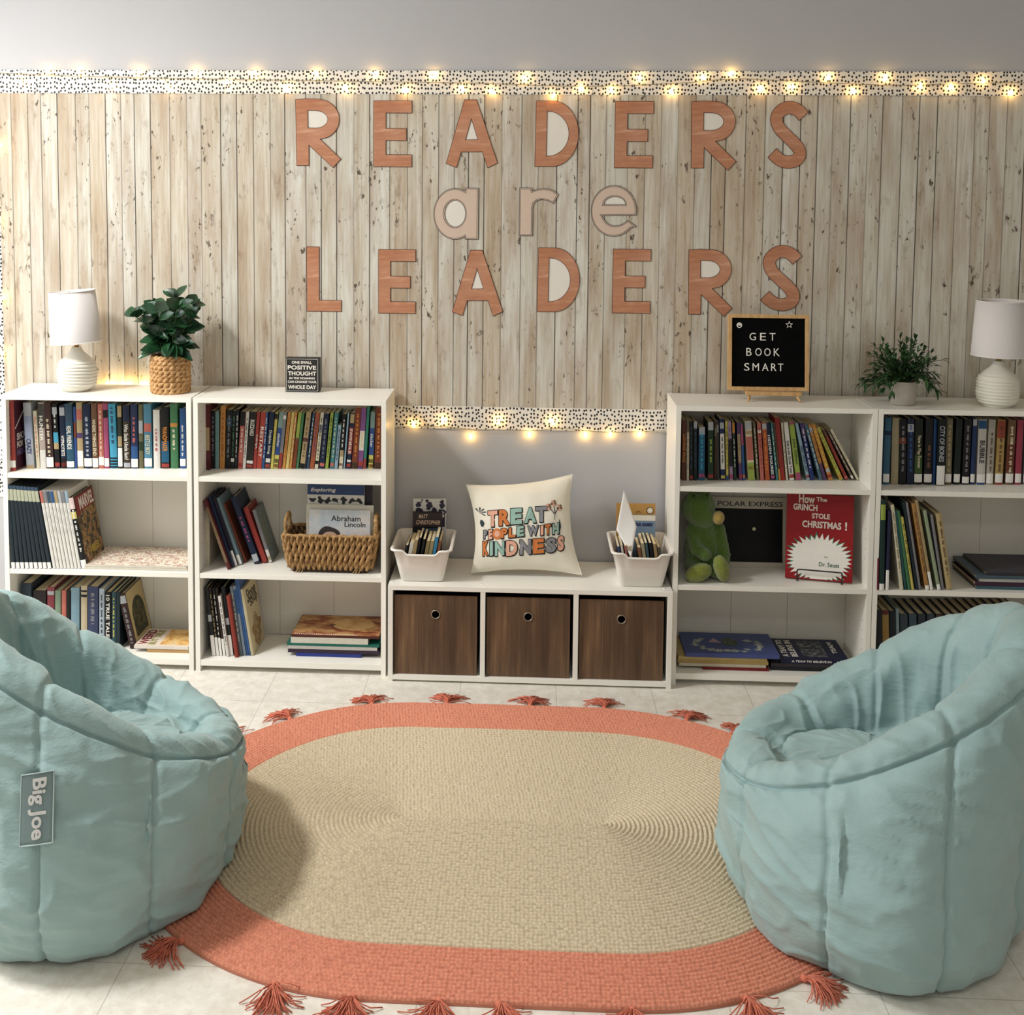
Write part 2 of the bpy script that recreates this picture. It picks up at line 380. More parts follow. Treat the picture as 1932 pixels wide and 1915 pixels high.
BOX = [('R',557.7,643.8,185.8,316.6,'orange capital R beginning READERS on the plank wall'),
 ('E',704.5,777.7,189.7,314.9,'orange capital E, second letter of READERS on the plank wall'),
 ('A',840.9,940.4,187.7,316.6,'orange capital A in READERS on the plank wall'),
 ('D',1008.4,1093,190,314.5,'orange capital D in READERS on the plank wall'),
 ('E',1158.5,1234,190.8,317,'orange capital E, fifth letter of READERS on the plank wall'),
 ('R',1301.7,1392,190,321.4,'orange capital R, sixth letter of READERS on the plank wall'),
 ('S',1449,1526,190,317.5,'orange capital S ending READERS on the plank wall'),
 ('a',817.7,903.7,354,451,'beige lowercase letter a with black outline in the middle row'),
 ('r',978.4,1055,354.6,445,'beige lowercase letter r with black outline in the middle row'),
 ('e',1114,1203,349.6,446.3,'beige lowercase letter e with black outline in the middle row'),
 ('L',578.7,644.4,465.8,587.4,'orange capital L beginning LEADERS on the plank wall'),
 ('E',713.7,784.7,470.8,591,'orange capital E, second letter of LEADERS on the plank wall'),
 ('A',852.6,950.4,472,595.8,'orange capital A in LEADERS on the plank wall'),
 ('D',1012.6,1095,467.6,588.3,'orange capital D in LEADERS on the plank wall'),
 ('E',1154.6,1228.8,470,590.7,'orange capital E, fifth letter of LEADERS on the plank wall'),
 ('R',1296.6,1384.3,470,597,'orange capital R, sixth letter of LEADERS above the letter board'),
 ('S',1435,1514,462,586,'orange capital S ending LEADERS above the letter board')]
for ch, x0, x1, y0, y1, lab in BOX:
    yl = WY-.003
    A, B = atY(x0, y1, yl), atY(x1, y0, yl); w, h = B.x-A.x, B.z-A.z
    root = thing('wall_letter', lab, 'letter', (A.x, yl, A.z), (0, 0.0, 0), 'letters spelling the wall slogan')
    po, ho = GL[ch]; sc = lambda P: [(x*w, y*h) for x, y in P]
    polys = [sc(po)]+([sc(ho)] if ho else [])
    low = ch.islower()
    MB().mesh(flat_mesh(polys, .0, .0009), XZ).build('outline', BLK if low else EDGE, root)
    fm_ = MB(); fm_.mesh(flat_mesh(polys, -.0017, .0009), Matrix.Translation((0, -.0006, 0)) @ XZ)
    if low:
        fm_.mesh(flat_mesh(polys, -.0038, .0009), Matrix.Translation((-.0008, -.0010, 0)) @ XZ, 1); fm_.mesh(flat_mesh(polys, -.0052, .0009), Matrix.Translation((-.0008, -.0014, 0)) @ XZ, 0)
    fm_.build('letter_face', [PINK, BLK] if low else COP, root)
    if ho: MB().mesh(flat_mesh([sc(ho)], 0.002, .0004), Matrix.Translation((0, .0012, 0)) @ XZ).build('paper_backing', PAPER, root)

# ------------------------------------------------------------------ bookcases
BW, BD, BH, TH = .63, .24, .912, .0155
S1, S2, S3 = .652, .330, .038
HOLE = mat('#7d776c', .9)
def bookcase(x, label):
    r = thing('bookcase', label, 'bookcase', (x, -BD, 0), group='white three shelf bookcases')
    for k, xx in enumerate((0, BW-TH)):
        m = MB().box(xx, xx+TH, 0, BD, 0, BH)
        xi = TH+.0002 if k == 0 else BW-TH-.0002
        for yy in (.035, .185):
            for z0 in (.12, .42, .73):
                for j in range(4):
                    z = z0+j*.032; q = .0026
                    m.add([(xi, yy+q*math.cos(a*PI/3), z+q*math.sin(a*PI/3)) for a in range(6)], [tuple(range(6))], 1)
        m.build('side_panel', [WHITE, HOLE], r)
    MB().box(TH, BW-TH, 0, BD-.004, BH-.0165, BH-.0005).build('top_panel', WHITE, r, bevel=.0008)
    for z in (S1, S2): MB().box(TH, BW-TH, .001, BD-.006, z-.0165, z).build('shelf', WHITE, r, bevel=.0008)
    MB().box(TH, BW-TH, .001, BD-.006, S3-.02, S3).build('bottom_shelf', WHITE, r, bevel=.0008)
    MB().box(TH, BW-TH, .035, .048, 0, S3-.0205).build('kick_board', mat('#cfcac0', .6), r)
    b = MB(); e = [TH, .23, .42, BW-TH]
    for i in range(3): b.box(e[i]+.0005, e[i+1]-.0005, BD-.0045, BD-.0005, S3, BH-.017)
    b.box(TH, BW-TH, BD-.0008, BD-.0004, S3, BH-.02, 1)
    b.build('back_panel', [mat('#dcd8ce', .5, .02, 8), mat('#8f897e', .8)], r)
    return r
XA, XB, XC, XD = -1.7075, -1.0706, .4866, 1.1185
bookcase(XA, 'white bookcase under the left table lamp and leafy plant')
bookcase(XB, 'white bookcase under the small black sign, left of the bench')
bookcase(XC, 'white bookcase under the black letter board, right of the bench')
bookcase(XD, 'white bookcase under the right table lamp, cut by the photo edge')

# ------------------------------------------------------------------ cube bench with three drawers
XE, NW, NH, NY, ND = -.4289, .912, .3187, -.2766, .2866
bn = thing('storage_bench', 'low white three cube bench under the cushion between the bookcases', 'bench', (XE, NY, 0))
t = .016
MB().box(0, NW, 0, ND, NH-t, NH).build('top_panel', WHITE, bn, bevel=.001)
MB().box(t, NW-t, 0, ND, .006, .006+t).build('bottom_panel', WHITE, bn, bevel=.0008)
for xx in (0, NW-t): MB().box(xx, xx+t, 0, ND, 0, NH-t).build('side_panel', WHITE, bn, bevel=.0008)
cw = (NW-t)/3
for k in (1, 2): MB().box(k*cw, k*cw+t, .0005, ND, .006+t, NH-t).build('divider', WHITE, bn, bevel=.0008)
MB().box(t, NW-t, ND-.005, ND, .022, NH-t).build('back_panel', mat('#dcd8ce', .5), bn)
for x in (.012, .302, .592, .888):
    cv = MB(); cv.lathe([(0, .0012), (.005, .001), (.0055, 0)], 12, 0, (x, .03, NH)); cv.build('screw_cover', WHITE, bn, smooth=True)
BRW = brown_wood(); METAL = mat('#9a8f80', .35, .05, 40, .9)
for k, lab in enumerate(('left', 'middle', 'right')):
    x0 = k*cw+t+.004; w = .268; h = .262
    d = thing('storage_cube', 'dark brown wood grain storage cube with round grommet in the %s opening of the bench' % lab, 'storage cube',
              (XE+x0, NY+.010, .0225), (0, 0, 0), 'brown storage cubes in the bench')
    N = 28; cx, cz, R = w/2, h-.062, .0125
    out = []; inn = []
    for i in range(N):
        a = 2*PI*i/N; c, s = math.cos(a), math.sin(a); q = min((w/2)/max(abs(c), 1e-6), ((h-cz) if s > 0 else cz)/max(abs(s), 1e-6))
        out.append((cx+c*q, 0, cz+s*q)); inn.append((cx+c*R, 0, cz+s*R))
    fr = MB()
    cor = [(0, 0, 0), (w, 0, 0), (w, 0, h), (0, 0, h)]
    fr.add(out+inn, [(i, (i+1) % N, N+(i+1) % N, N+i) for i in range(N)])
    for c4, (sx, sz) in zip(cor, ((-1, -1), (1, -1), (1, 1), (-1, 1))):     # fill the four corners
        for i in range(N):
            p, q = out[i], out[(i+1) % N]
            if (abs(p[0]-c4[0]) < 1e-5 or abs(p[2]-c4[2]) < 1e-5) and (abs(q[0]-c4[0]) < 1e-5 or abs(q[2]-c4[2]) < 1e-5) and not (abs(p[0]-q[0]) < 1e-6 or abs(p[2]-q[2]) < 1e-6):
                fr.add([p, c4, q], [(0, 1, 2)])
    fr.box(0, w, .0006, .006, 0, .02).box(0, .006, .0006, .006, 0, h).box(w-.006, w, .0006, .006, 0, h).box(0, w, .0006, .006, h-.02, h)
    fr.build('front_panel', BRW, d)
    bx = MB().box(0, .004, .006, .25, 0, h).box(w-.004, w, .006, .25, 0, h).box(0, w, .25, .254, 0, h).box(0, w, .006, .25, 0, .004)
    bx.build('cube_body', mat('#2a2019', .9), d)
    g = MB(); g.tube([(cx+(R+.001)*math.cos(2*PI*i/24), -.001, cz+(R+.001)*math.sin(2*PI*i/24)) for i in range(24)], .0022, 8, closed=True)
    g.build('grommet', METAL, d, smooth=True)

# ------------------------------------------------------------------ books
PAL = {'nv': ('#1c2a4a', 'navy'), 'bl': ('#2a5a9c', 'blue'), 'lb': ('#8fb2c8', 'light blue'), 'cy': ('#3aa7d0', 'bright sky blue'), 'tl': ('#3c8587', 'teal'),
 'gn': ('#3f7f4f', 'green'), 'dg': ('#23402c', 'dark green'), 'lm': ('#9bb23e', 'lime green'), 'ye': ('#d6c750', 'yellow'), 'or': ('#d58a34', 'orange'),
 'rd': ('#b03a32', 'red'), 'dr': ('#6e2a2c', 'maroon'), 'pk': ('#b84b78', 'pink'), 'pu': ('#5d3f7c', 'purple'), 'bn': ('#5d4130', 'brown'), 'tn': ('#b99e6c', 'tan'),
 'cr': ('#ddd3b4', 'cream'), 'wh': ('#e6e3da', 'white'), 'bk': ('#18191c', 'black'), 'gy': ('#85858a', 'grey'), 'lg': ('#b4bac2', 'pale grey'),
 'ol': ('#706a48', 'olive'), 'sl': ('#36506a', 'slate blue'), 'ru': ('#8a3c20', 'rust'), 'sa': ('#d0685a', 'salmon'), 'li': ('#a98cb4', 'lilac'),
 'dk': ('#22303a', 'dark slate'), 'br': ('#7a5238', 'light brown'), 'ow': ('#4c3020', 'dark brown'), 'rb': ('#2f4f9e', 'royal blue')}
ORD = ['first', 'second', 'third', 'fourth', 'fifth', 'sixth', 'seventh', 'eighth', 'ninth', 'tenth', 'eleventh', 'twelfth', 'thirteenth', 'fourteenth', 'fifteenth',
       'sixteenth', 'seventeenth', 'eighteenth', 'nineteenth']
TENS = ['twenty', 'thirty', 'forty']
def ordinal(i):
    if i < 19: return ORD[i]
    n = i+1; t_, u = divmod(n, 10)
    if u == 0: return {2: 'twentieth', 3: 'thirtieth', 4: 'fortieth'}[t_]
    return TENS[t_-2]+'-'+ORD[u-1]
def book(name, label, group, w, d, h, col, loc, lean=0.0, yaw=0.0, bands=(), title=None, tcol='wh', tspan=(.2, .9), hard=True, lab=False, bars=0, rot=None, cat='book', parent=None):
    root = thing(name, label, cat, loc, rot or (0, lean, yaw), group)
    c = .0022 if hard else .0007; ins = .0035 if hard else .0004; b = min(.0025, w*.12) if hard else .0003
    w = max(w, .004); hexc = PAL[col][0] if col in PAL else col
    def sp(f, e=0.0): return -b*(1-(2*f-1)**2)-e
    m = MB(); n = 6
    for z0, z1 in ((0, h),):
        rows = [[(w*i/n, sp(i/n), z0) for i in range(n+1)], [(w*i/n, sp(i/n), z1) for i in range(n+1)]]
        m.grid(rows)
        for z, fl in ((z0, 0), (z1, 1)):
            top = [(w*i/n, sp(i/n), z) for i in range(n+1)]+[(w, c, z), (0, c, z)]; f = tuple(range(len(top))); m.add(top, [f if fl else f[::-1]])
    m.box(0, c, 0, d, 0, h).box(w-c, w, 0, d, 0, h).box(c, w-c, c*.9, c, 0, h)
    m.build('cover', cover(hexc), root)
    if w > 2.5*c: MB().box(c, w-c, c, d-ins, ins, h-ins).build('pages', pages_mat(), root)
    def slab(mb, f0, f1, mi, e, g0=0.02, g1=.98):
        rows = [[(w*(g0+(g1-g0)*i/n), sp(g0+(g1-g0)*i/n, e), f0*h) for i in range(n+1)], [(w*(g0+(g1-g0)*i/n), sp(g0+(g1-g0)*i/n, e), f1*h) for i in range(n+1)]]
        mb.grid(rows, mi)
    if bands or bars:
        pm = MB(); ms = []
        for f0, f1, cc in bands:
            mm = cover(PAL[cc][0] if cc in PAL else cc)
            if mm not in ms: ms.append(mm)
            slab(pm, f0, f1, ms.index(mm), .0003)
        if bars:
            rr = random.Random(hash((round(loc[0], 4), bars)) & 0xffff); tm = mat(PAL[tcol][0] if tcol in PAL else tcol, .6)
            if tm not in ms: ms.append(tm)
            z = tspan[1]
            while z > tspan[0]:
                L = rr.uniform(.012, .03)
                for _ in range(rr.randint(2, 6)):
                    if z < tspan[0]: break
                    g = .5+rr.uniform(-.03, .03); hw = .10+.10*rr.random(); slab(pm, z-L*.55, z, ms.index(tm), .0006, g-hw, g+hw); z -= L*.8
                z -= .03
        if ms: pm.build('spine_print', ms, root)
    if title:
        tm = MB(); hz = (tspan[1]-tspan[0])*h
        mx = Matrix.Translation((w/2, -b-.0008, (tspan[0]+tspan[1])/2*h)) @ Matrix(((0, 1, 0, 0), (0, 0, -1, 0), (-1, 0, 0, 0), (0, 0, 0, 1)))
        put_text(tm, title, -hz/2, hz/2, -w*.30, w*.30, mx, 0, .012, .0006)
        tm.build('spine_title', mat(PAL[tcol][0] if tcol in PAL else tcol, .6), root)
    if lab:
        f0, f1 = lab if isinstance(lab, tuple) else (.035, .16)
        lm_ = MB(); slab(lm_, f0, f1, 0, .0007, 0, 1); o = lm_.build('spine_label', mat('#e9e7e2', .6, .03), root)
    return root
def row(data, ox, oy, sc, ybase, zs, depth, shelf, group, hard=True, kind='book', setback=None, front=None, width=.95):
    """books along a shelf: bottom left x, bottom right x, top y, shift of the top, colour, options"""
    n = len(data)
    for i, it in enumerate(data):
        x0, x1, yt, dx, col = it[:5]; o = dict(it[5]) if len(it) > 5 else {}
        yb = o.pop('yb', ybase); yf = front if front is not None else atZ(ox+(x0+x1)/2/sc, oy+yb/sc, zs).y
        v = oy+yb/sc; P = atY(ox+x0/sc, v, yf); Q = atY(ox+x1/sc, v, yf); T = atY(ox+(x0+dx)/sc, oy+yt/sc, yf)
        dxm = T.x-P.x; hh = T.z-zs
        lean = math.atan2(dxm, hh); h = math.hypot(dxm, hh); w = (Q.x-P.x)*math.cos(lean)*width
        z = zs+.0004
        loc = (P.x, yf, z) if lean <= 0 else (Q.x-w*math.cos(lean), yf, z+w*math.sin(lean))
        dd = o.pop('d', depth); dd = min(dd, -.008-yf)
        hd = o.pop('hard', hard); nm = PAL[col][1] if col in PAL else o.get('cn', 'coloured'); o.pop('cn', None)
        desc = o.pop('desc', None)
        if not desc:
            desc = nm+(' hardback' if hd else ' paperback')
            if o.get('title'): desc += ' titled '+o['title'].title()
            elif o.get('lab'): desc += ' with white label'
        lab = '%s, %s from left %s' % (desc, ordinal(i), shelf)
        book(kind, lab, group, w, dd, h, col, loc, lean, hard=hd, **o)
L = dict
# far left bookcase, top shelf
A1 = [(85,165,88,-28,'rd',L(lab=(.05,.15),bars=1,tcol='dr',yb=798,desc='red hardback with purple cover')),(270,352,108,-38,'lg',L(title='CRAZY',tcol='#26306e',tspan=(.22,.45),bands=[(.0,.05,'tn'),(.45,.8,'#9aa6c4')],desc='pale grey hardback titled Crazy')),
 (372,408,190,-40,'cr',L(bars=1,tcol='sa')),(410,472,105,-28,'#b9a79a',L(cn='beige',title='HUNTER',tcol='wh',tspan=(.42,.8),bands=[(.0,.28,'wh'),(.62,.98,'#4c4a44')])),
 (475,550,105,-38,'#4a2f2c',L(cn='dark brown',bars=1,tcol='cr',lab=(.02,.17),tspan=(.2,.75))),(560,612,120,-38,'bk',L(bands=[(.40,.56,'cy'),(.30,.40,'tn'),(.84,.95,'lg'),(.03,.09,'rd')],bars=1,tspan=(.62,.84))),
 (622,678,135,-25,'nv',L(title='HYPNOTISTS',tspan=(.2,.52),bands=[(.84,.97,'lg'),(.0,.16,'bk'),(.03,.09,'rd')])),(680,758,120,-28,'#2a5a74',L(cn='dark teal',title='REAL FRIENDS',tspan=(.3,.66),lab=(.02,.11),bands=[(.72,.98,'sl')])),
 (760,785,150,-20,'rb',L(bands=[(.5,.75,'ru')])),(790,850,105,-22,'tn',L(lab=(.03,.27),bands=[(.46,.54,'pu'),(.74,.9,'sa')],desc='tan hardback with purple band')),
 (858,938,120,-25,'nv',L(bars=1,lab=(.03,.16),tspan=(.2,.8),tcol='lg')),(940,1000,115,-22,'br',L(title='WHERE THINGS END',tspan=(.2,.76),lab=(.02,.16),tcol='cr')),
 (1005,1058,120,-18,'sa',L(bars=1,tcol='cr',lab=(.05,.18))),(1060,1110,115,-20,'pk',L(lab=(.03,.16),bands=[(.78,.9,'bk')])),
 (1120,1195,120,-28,'cy',L(bars=1,tcol='nv',tspan=(.4,.95),bands=[(.01,.035,'bk'),(.055,.08,'bk'),(.10,.125,'bk'),(.145,.17,'bk')],desc='sky blue hardback with black squares')),
 (1200,1245,120,-15,'#32352c',L(cn='blackish',lab=(.03,.32),bands=[(.8,.97,'tn'),(.34,.5,'tn')])),(1255,1325,130,-15,'#473728',L(desc='hardback titled Who Stole Uncle Sam',title='Who Stole Uncle Sam?',tspan=(.14,.7),bands=[(.74,.99,'nv'),(.02,.09,'lg')])),
 (1330,1402,125,-12,'#27365f',L(cn='navy-blue',bars=1,tcol='sa',tspan=(.4,.8),lab=(.02,.15),bands=[(.15,.35,'bl')])),(1410,1455,125,-10,'ol',L(bands=[(.55,.75,'lg'),(.28,.42,'dg')])),
 (1465,1545,120,-15,'#4a8fb0',L(cn='sky blue',title='BEETLE BOY',tspan=(.22,.52),tcol='cr',lab=(.03,.16),bands=[(.57,.7,'sa')])),(1558,1625,180,-10,'wh',L(bars=1,tcol='rd',tspan=(.3,.68),desc='shorter white hardback with red title')),
 (1632,1715,150,-8,'bk',L(title='WANDMAKER',tspan=(.28,.68),tcol='or',bands=[(.1,.45,'#1a5d86'),(.02,.08,'rd')])),(1730,1808,115,-12,'gn',L(bars=1,tcol='cr',tspan=(.3,.6),bands=[(.64,.7,'or')],desc='green hardback with orange emblem')),
 (1822,1880,165,-6,'bl',L(bars=1,lab=(.04,.16),tspan=(.2,.72)))]
row(A1, 0, 740, 5.3667, 772, S1, .13, 'on top shelf under left lamp', 'hardbacks on the far left top shelf')
slk = L(title='slacker', tspan=(.38,.62), bands=[(.0,.24,'ye'),(.24,.72,'rb'),(.1,.17,'bk'),(.02,.08,'rd')], hard=False)
B1 = [(100,142,72,-8,'dr',L(yb=735,bands=[(.3,.65,'tn'),(.0,.16,'#5a1624')])),(147,190,135,0,'bk',L(bars=1,tcol='gy')),(193,230,140,0,'#77a0a0',L(cn='pale teal',bars=1,tcol='tl')),(236,288,90,10,'or',L(bars=2,tcol='ru',desc='tall orange paperback')),
 (290,345,125,20,'bk',L(bars=1,tcol='gy',bands=[(.72,.86,'sl')])),(348,382,135,20,'bk',L(bars=1,tcol='gn',bands=[(.12,.18,'wh')])),(385,415,120,20,'#20242a',L(cn='charcoal',bars=1,tcol='wh')),
 (420,467,145,32,'sa',L(bars=1,tcol='wh',tspan=(.3,.7),bands=[(.75,1.0,'bk'),(.03,.1,'rd')])),(470,498,145,38,'wh',L(bars=1,tcol='bk')),(502,570,148,42,'#2a2420',L(cn='black',title='BLIZZARD',tspan=(.58,.86),bands=[(.09,.14,'wh'),(.02,.07,'rd')])),
 (574,606,150,42,'rd',L(title='NINJA',tspan=(.35,.6))),(608,660,150,48,'#c2402f',L(cn='bright red',title='RESTART',tspan=(.2,.74))),(664,690,152,40,'bl',L(bars=1)),(694,745,150,48,'nv',L(title='Dolphin Song',tspan=(.26,.68),bands=[(.11,.18,'wh'),(.02,.08,'rd')])),
 (752,778,155,50,'ye',L(bands=[(.88,.98,'bk')],bars=1,tcol='tn')),(780,826,150,62,'#7f9f98',dict(slk,cn='blue-and-teal')),(830,862,155,55,'gy',L(bands=[(.0,.28,'rd'),(.88,.95,'wh')])),(870,900,150,60,'or',L(bars=1,tcol='ru')),
 (905,935,150,62,'#e0c46a',L(cn='pale yellow',bars=1,tcol='or')),(940,965,150,60,'or',L(bars=1,tcol='cr',desc='narrow orange paperback')),(970,1005,155,65,'br',L(bands=[(.55,1.0,'lm'),(.0,.5,'ru')],desc='green over rust paperback')),(1010,1035,160,60,'gn',L()),
 (1045,1095,152,70,'tn',L(bands=[(.0,.09,'bk'),(.48,.54,'dr')],bars=1,tcol='bn')),(1100,1115,160,55,'nv',L()),(1118,1142,155,62,'sl',L(bars=1)),(1148,1192,155,62,'#b4552c',L(cn='burnt orange',bars=1,tcol='pu')),
 (1198,1232,155,62,'cr',L(bars=1,tcol='bk',bands=[(.65,.78,'gy'),(.08,.14,'bk')])),(1245,1295,165,50,'nv',L(bars=1,tcol='gy',bands=[(.04,.1,'sa')])),(1305,1335,155,55,'lm',L(bars=1,tcol='dg')),(1352,1392,155,50,'tl',L(bars=1,tcol='cr',bands=[(.04,.1,'sa')])),
 (1398,1430,280,40,'lb',L(bars=1,tcol='nv',desc='short light blue paperback')),(1442,1482,170,40,'bk',L(bands=[(.0,.22,'cr'),(.22,.34,'tn'),(.05,.1,'sa')],bars=1,tspan=(.4,.9))),(1490,1505,160,45,'lb',L()),(1518,1562,160,45,'nv',L(title='SWINDLE',tspan=(.27,.72),bands=[(.26,.74,'rd'),(.12,.16,'wh'),(.03,.09,'rd'),(.82,.98,'tn')])),
 (1570,1630,105,42,'ru',L(bars=2,tcol='or',bands=[(.0,.10,'ow')])),(1632,1685,105,40,'#8a4f96',L(cn='purple and white',bars=1,tcol='ye',bands=[(.3,.62,'wh'),(.04,.12,'rd'),(.0,.04,'pu')],tspan=(.35,.6))),(1688,1715,90,45,'#2d8a70',L(cn='emerald',bands=[(.0,.16,'rd')])),
 (1742,1788,150,25,'#7f9f98',dict(slk,cn='second blue-and-teal')),(1800,1868,100,20,'ru',L(bars=2,tcol='or',bands=[(.0,.10,'ow')],desc='rust paperback against the right panel'))]
row(B1, 370, 750, 5.3667, 722, S1, .105, 'on top shelf under the black sign', 'paperbacks on the shelf under the black sign', hard=False)
C1 = [(82,127,165,8,'#6a3420',L(cn='reddish brown',title='LOVING FACE',tcol='or',tspan=(.3,.76))),(130,155,165,3,'cr',L(bars=1,tcol='bn',bands=[(.8,1.0,'ol')])),(160,195,178,0,'bk',L(bars=1,tcol='sl',bands=[(.02,.08,'rd')])),(198,235,180,0,'#1d252c',L(cn='charcoal',bars=1,tcol='sl',bands=[(.88,1.0,'lg')])),
 (243,310,235,5,'#24648a',L(cn='short blue',bars=1,tcol='cy',bands=[(.86,1.0,'lg'),(.06,.12,'pk')])),(335,395,185,0,'dg',L(bars=1,tcol='lm',tspan=(.3,.7),bands=[(.86,1.0,'lg'),(.04,.1,'rd')])),(398,420,180,0,'ow',L(bands=[(.75,.9,'ol')])),(422,448,185,-8,'#3c3d3a',L(cn='dark grey',bands=[(.82,.95,'gy')])),
 (458,505,155,-12,'#1f2f66',L(cn='tall navy',bars=1,tcol='bk',tspan=(.25,.7),bands=[(.18,.76,'wh'),(.84,.94,'lg'),(.03,.08,'ye')])),(510,535,175,-10,'ye',L(bars=1,tcol='bk',bands=[(.0,.08,'bl')])),(545,580,180,-20,'li',L(bars=1,tcol='bk',bands=[(.24,.7,'bk'),(.03,.1,'pk')])),(585,612,180,-20,'dg',L(bands=[(.8,.98,'or')],bars=1,tspan=(.2,.7))),
 (635,668,190,-25,'pu',L(bands=[(.3,.8,'tn'),(.04,.1,'rd')],bars=1,tcol='bn')),(670,695,200,-25,'bl',L(bands=[(.62,.98,'pk'),(.04,.1,'sa')])),(722,795,180,-35,'cr',L(bands=[(.0,.3,'lm'),(.18,.24,'ye'),(.34,.74,'sa'),(.78,.84,'tn'),(.86,.98,'lg')],desc='thick cream paperback with green foot')),(805,830,190,-40,'ol',L(bars=1)),
 (838,878,190,-33,'sa',L(bars=1,tcol='ru',bands=[(.82,.87,'wh')])),(885,935,190,-35,'#c0542a',L(cn='orange red',bars=1,tcol='or',bands=[(.88,.98,'lg')])),(940,985,190,-55,'nv',L(title='HIDDEN FIGURES',tspan=(.1,.78),bands=[(.03,.08,'pk')])),(990,1012,195,-55,'tl',L(bars=1)),
 (1015,1035,200,-55,'bn',L(bands=[(.0,.2,'or')])),(1035,1082,145,-60,'#a82a20',L(cn='tall red',bars=1,tcol='dr')),(1085,1105,190,-50,'cr',L(bars=1,tcol='bn')),(1120,1168,190,-60,'wh',L(title='Kids in 6th Grade Town',tcol='bk',tspan=(.12,.68),bands=[(.04,.1,'rd')],desc='white paperback with black title')),
 (1180,1235,190,-68,'lm',L(desc='lime green paperback with pink foot',title='Julia Gillian',tspan=(.28,.72),tcol='dg',bands=[(.0,.13,'pk'),(.96,1.0,'pk')])),(1285,1318,200,-115,'lb',L(title='FIRST CRUSH LAST',tcol='nv',tspan=(.15,.6),bands=[(.04,.09,'rd')],desc='light blue paperback leaning left')),(1320,1365,200,-105,'#24367c',L(cn='dark blue',bars=1,bands=[(.76,.98,'pu')])),(1405,1440,215,-145,'#4a7288',L(cn='grey blue',bars=1)),
 (1445,1478,215,-150,'or',L(bands=[(.0,.3,'pu'),(.86,.95,'lg')],bars=1,tcol='bn')),(1495,1540,210,-170,'or',L(bars=1,tcol='ye',bands=[(.14,.2,'lg'),(.04,.1,'rd')],desc='bright orange paperback leaning left')),(1600,1642,245,-225,'#b8b83a',L(cn='yellow green',bars=1,tcol='ol',bands=[(.03,.1,'or')])),(1655,1692,265,-225,'#9c3226',L(cn='dark red',bands=[(.86,1.0,'bn'),(.03,.07,'sa')],bars=1,tcol='ru')),
 (1720,1748,260,-250,'#6d5a50',L(cn='greyish brown',bars=1,tcol='cr',bands=[(.03,.09,'wh')])),(1765,1795,260,-262,'cr',L(bars=1,tcol='tn',desc='cream paperback leaning at the right end'))]
row(C1, 1270, 760, 5.084, 745, S1, .105, 'on top shelf under letter board', 'paperbacks on the shelf under the letter board', hard=False, width=.86)
D1 = [(165,245,185,35,'#34688a',L(cn='blue',lab=True,bands=[(.74,.8,'nv')])),(270,365,190,20,'#b3a27c',L(cn='tan',yb=1015)),(370,460,210,10,'bk',L(bands=[(.63,.72,'ru')],bars=1,tcol='gy',desc='black hardback with an orange band')),(470,555,200,10,'nv',L(bands=[(.8,.92,'lg')],bars=1,tcol='bl')),
 (560,660,205,15,'#1c2418',L(cn='black and green',title='Now in May Forever',tspan=(.25,.75),tcol='cr',lab=True,bands=[(.17,.45,'#44622c')],desc='black and green hardback with white label')),(680,780,200,30,'#1f1c20',L(cn='black',lab=True,bars=1,tcol='br',tspan=(.25,.6))),(790,830,205,20,'#1e4f92',L(cn='narrow blue')),
 (835,940,205,30,'#121a18',L(cn='black',title='CITY OF BONES',tspan=(.36,.9),tcol='lg',lab=(.01,.30),yb=1032)),(945,1025,195,25,'ol',L(bands=[(.18,.98,'#7c745a')],lab=True,bars=1,tcol='tn')),(1045,1125,205,40,'#1a2622',L(cn='blackish green',lab=True)),(1150,1240,205,40,'#1e1a1a',L(cn='dark brown',lab=(.02,.12),bars=1,tcol='gy')),
 (1255,1310,205,40,'#1f3a70',L(cn='dark blue',lab=True,bands=[(.9,1.0,'lg')])),(1338,1445,210,30,'#d3cbc4',L(cn='white',title='BUBBLE',tcol='bk',tspan=(.33,.68),bands=[(.86,.99,'#225a92'),(.0,.03,'rb')],lab=(.03,.16))),(1452,1540,210,40,'#b8b2a4',L(cn='pale grey',bars=1,tcol='bn',lab=(.02,.17),tspan=(.2,.8))),
 (1560,1660,215,45,'#bf9a4c',L(cn='golden',bars=2,tcol='ow',lab=(.03,.17),bands=[(.72,.99,'#b0432c'),(.0,.03,'rd')])),(1690,1790,215,45,'#7c5a3a',L(cn='brown',bars=2,tcol='cr',lab=(.03,.17),bands=[(.2,.62,'#7a3820')])),(1810,1890,215,40,'#b23a50',L(cn='pink red',lab=(.03,.17))),(1915,2005,215,40,'gy',L(lab=True))]
row(D1, 1640, 760, 6.616, 1020, S1, .125, 'on top shelf under right lamp', 'hardbacks on the far right top shelf')
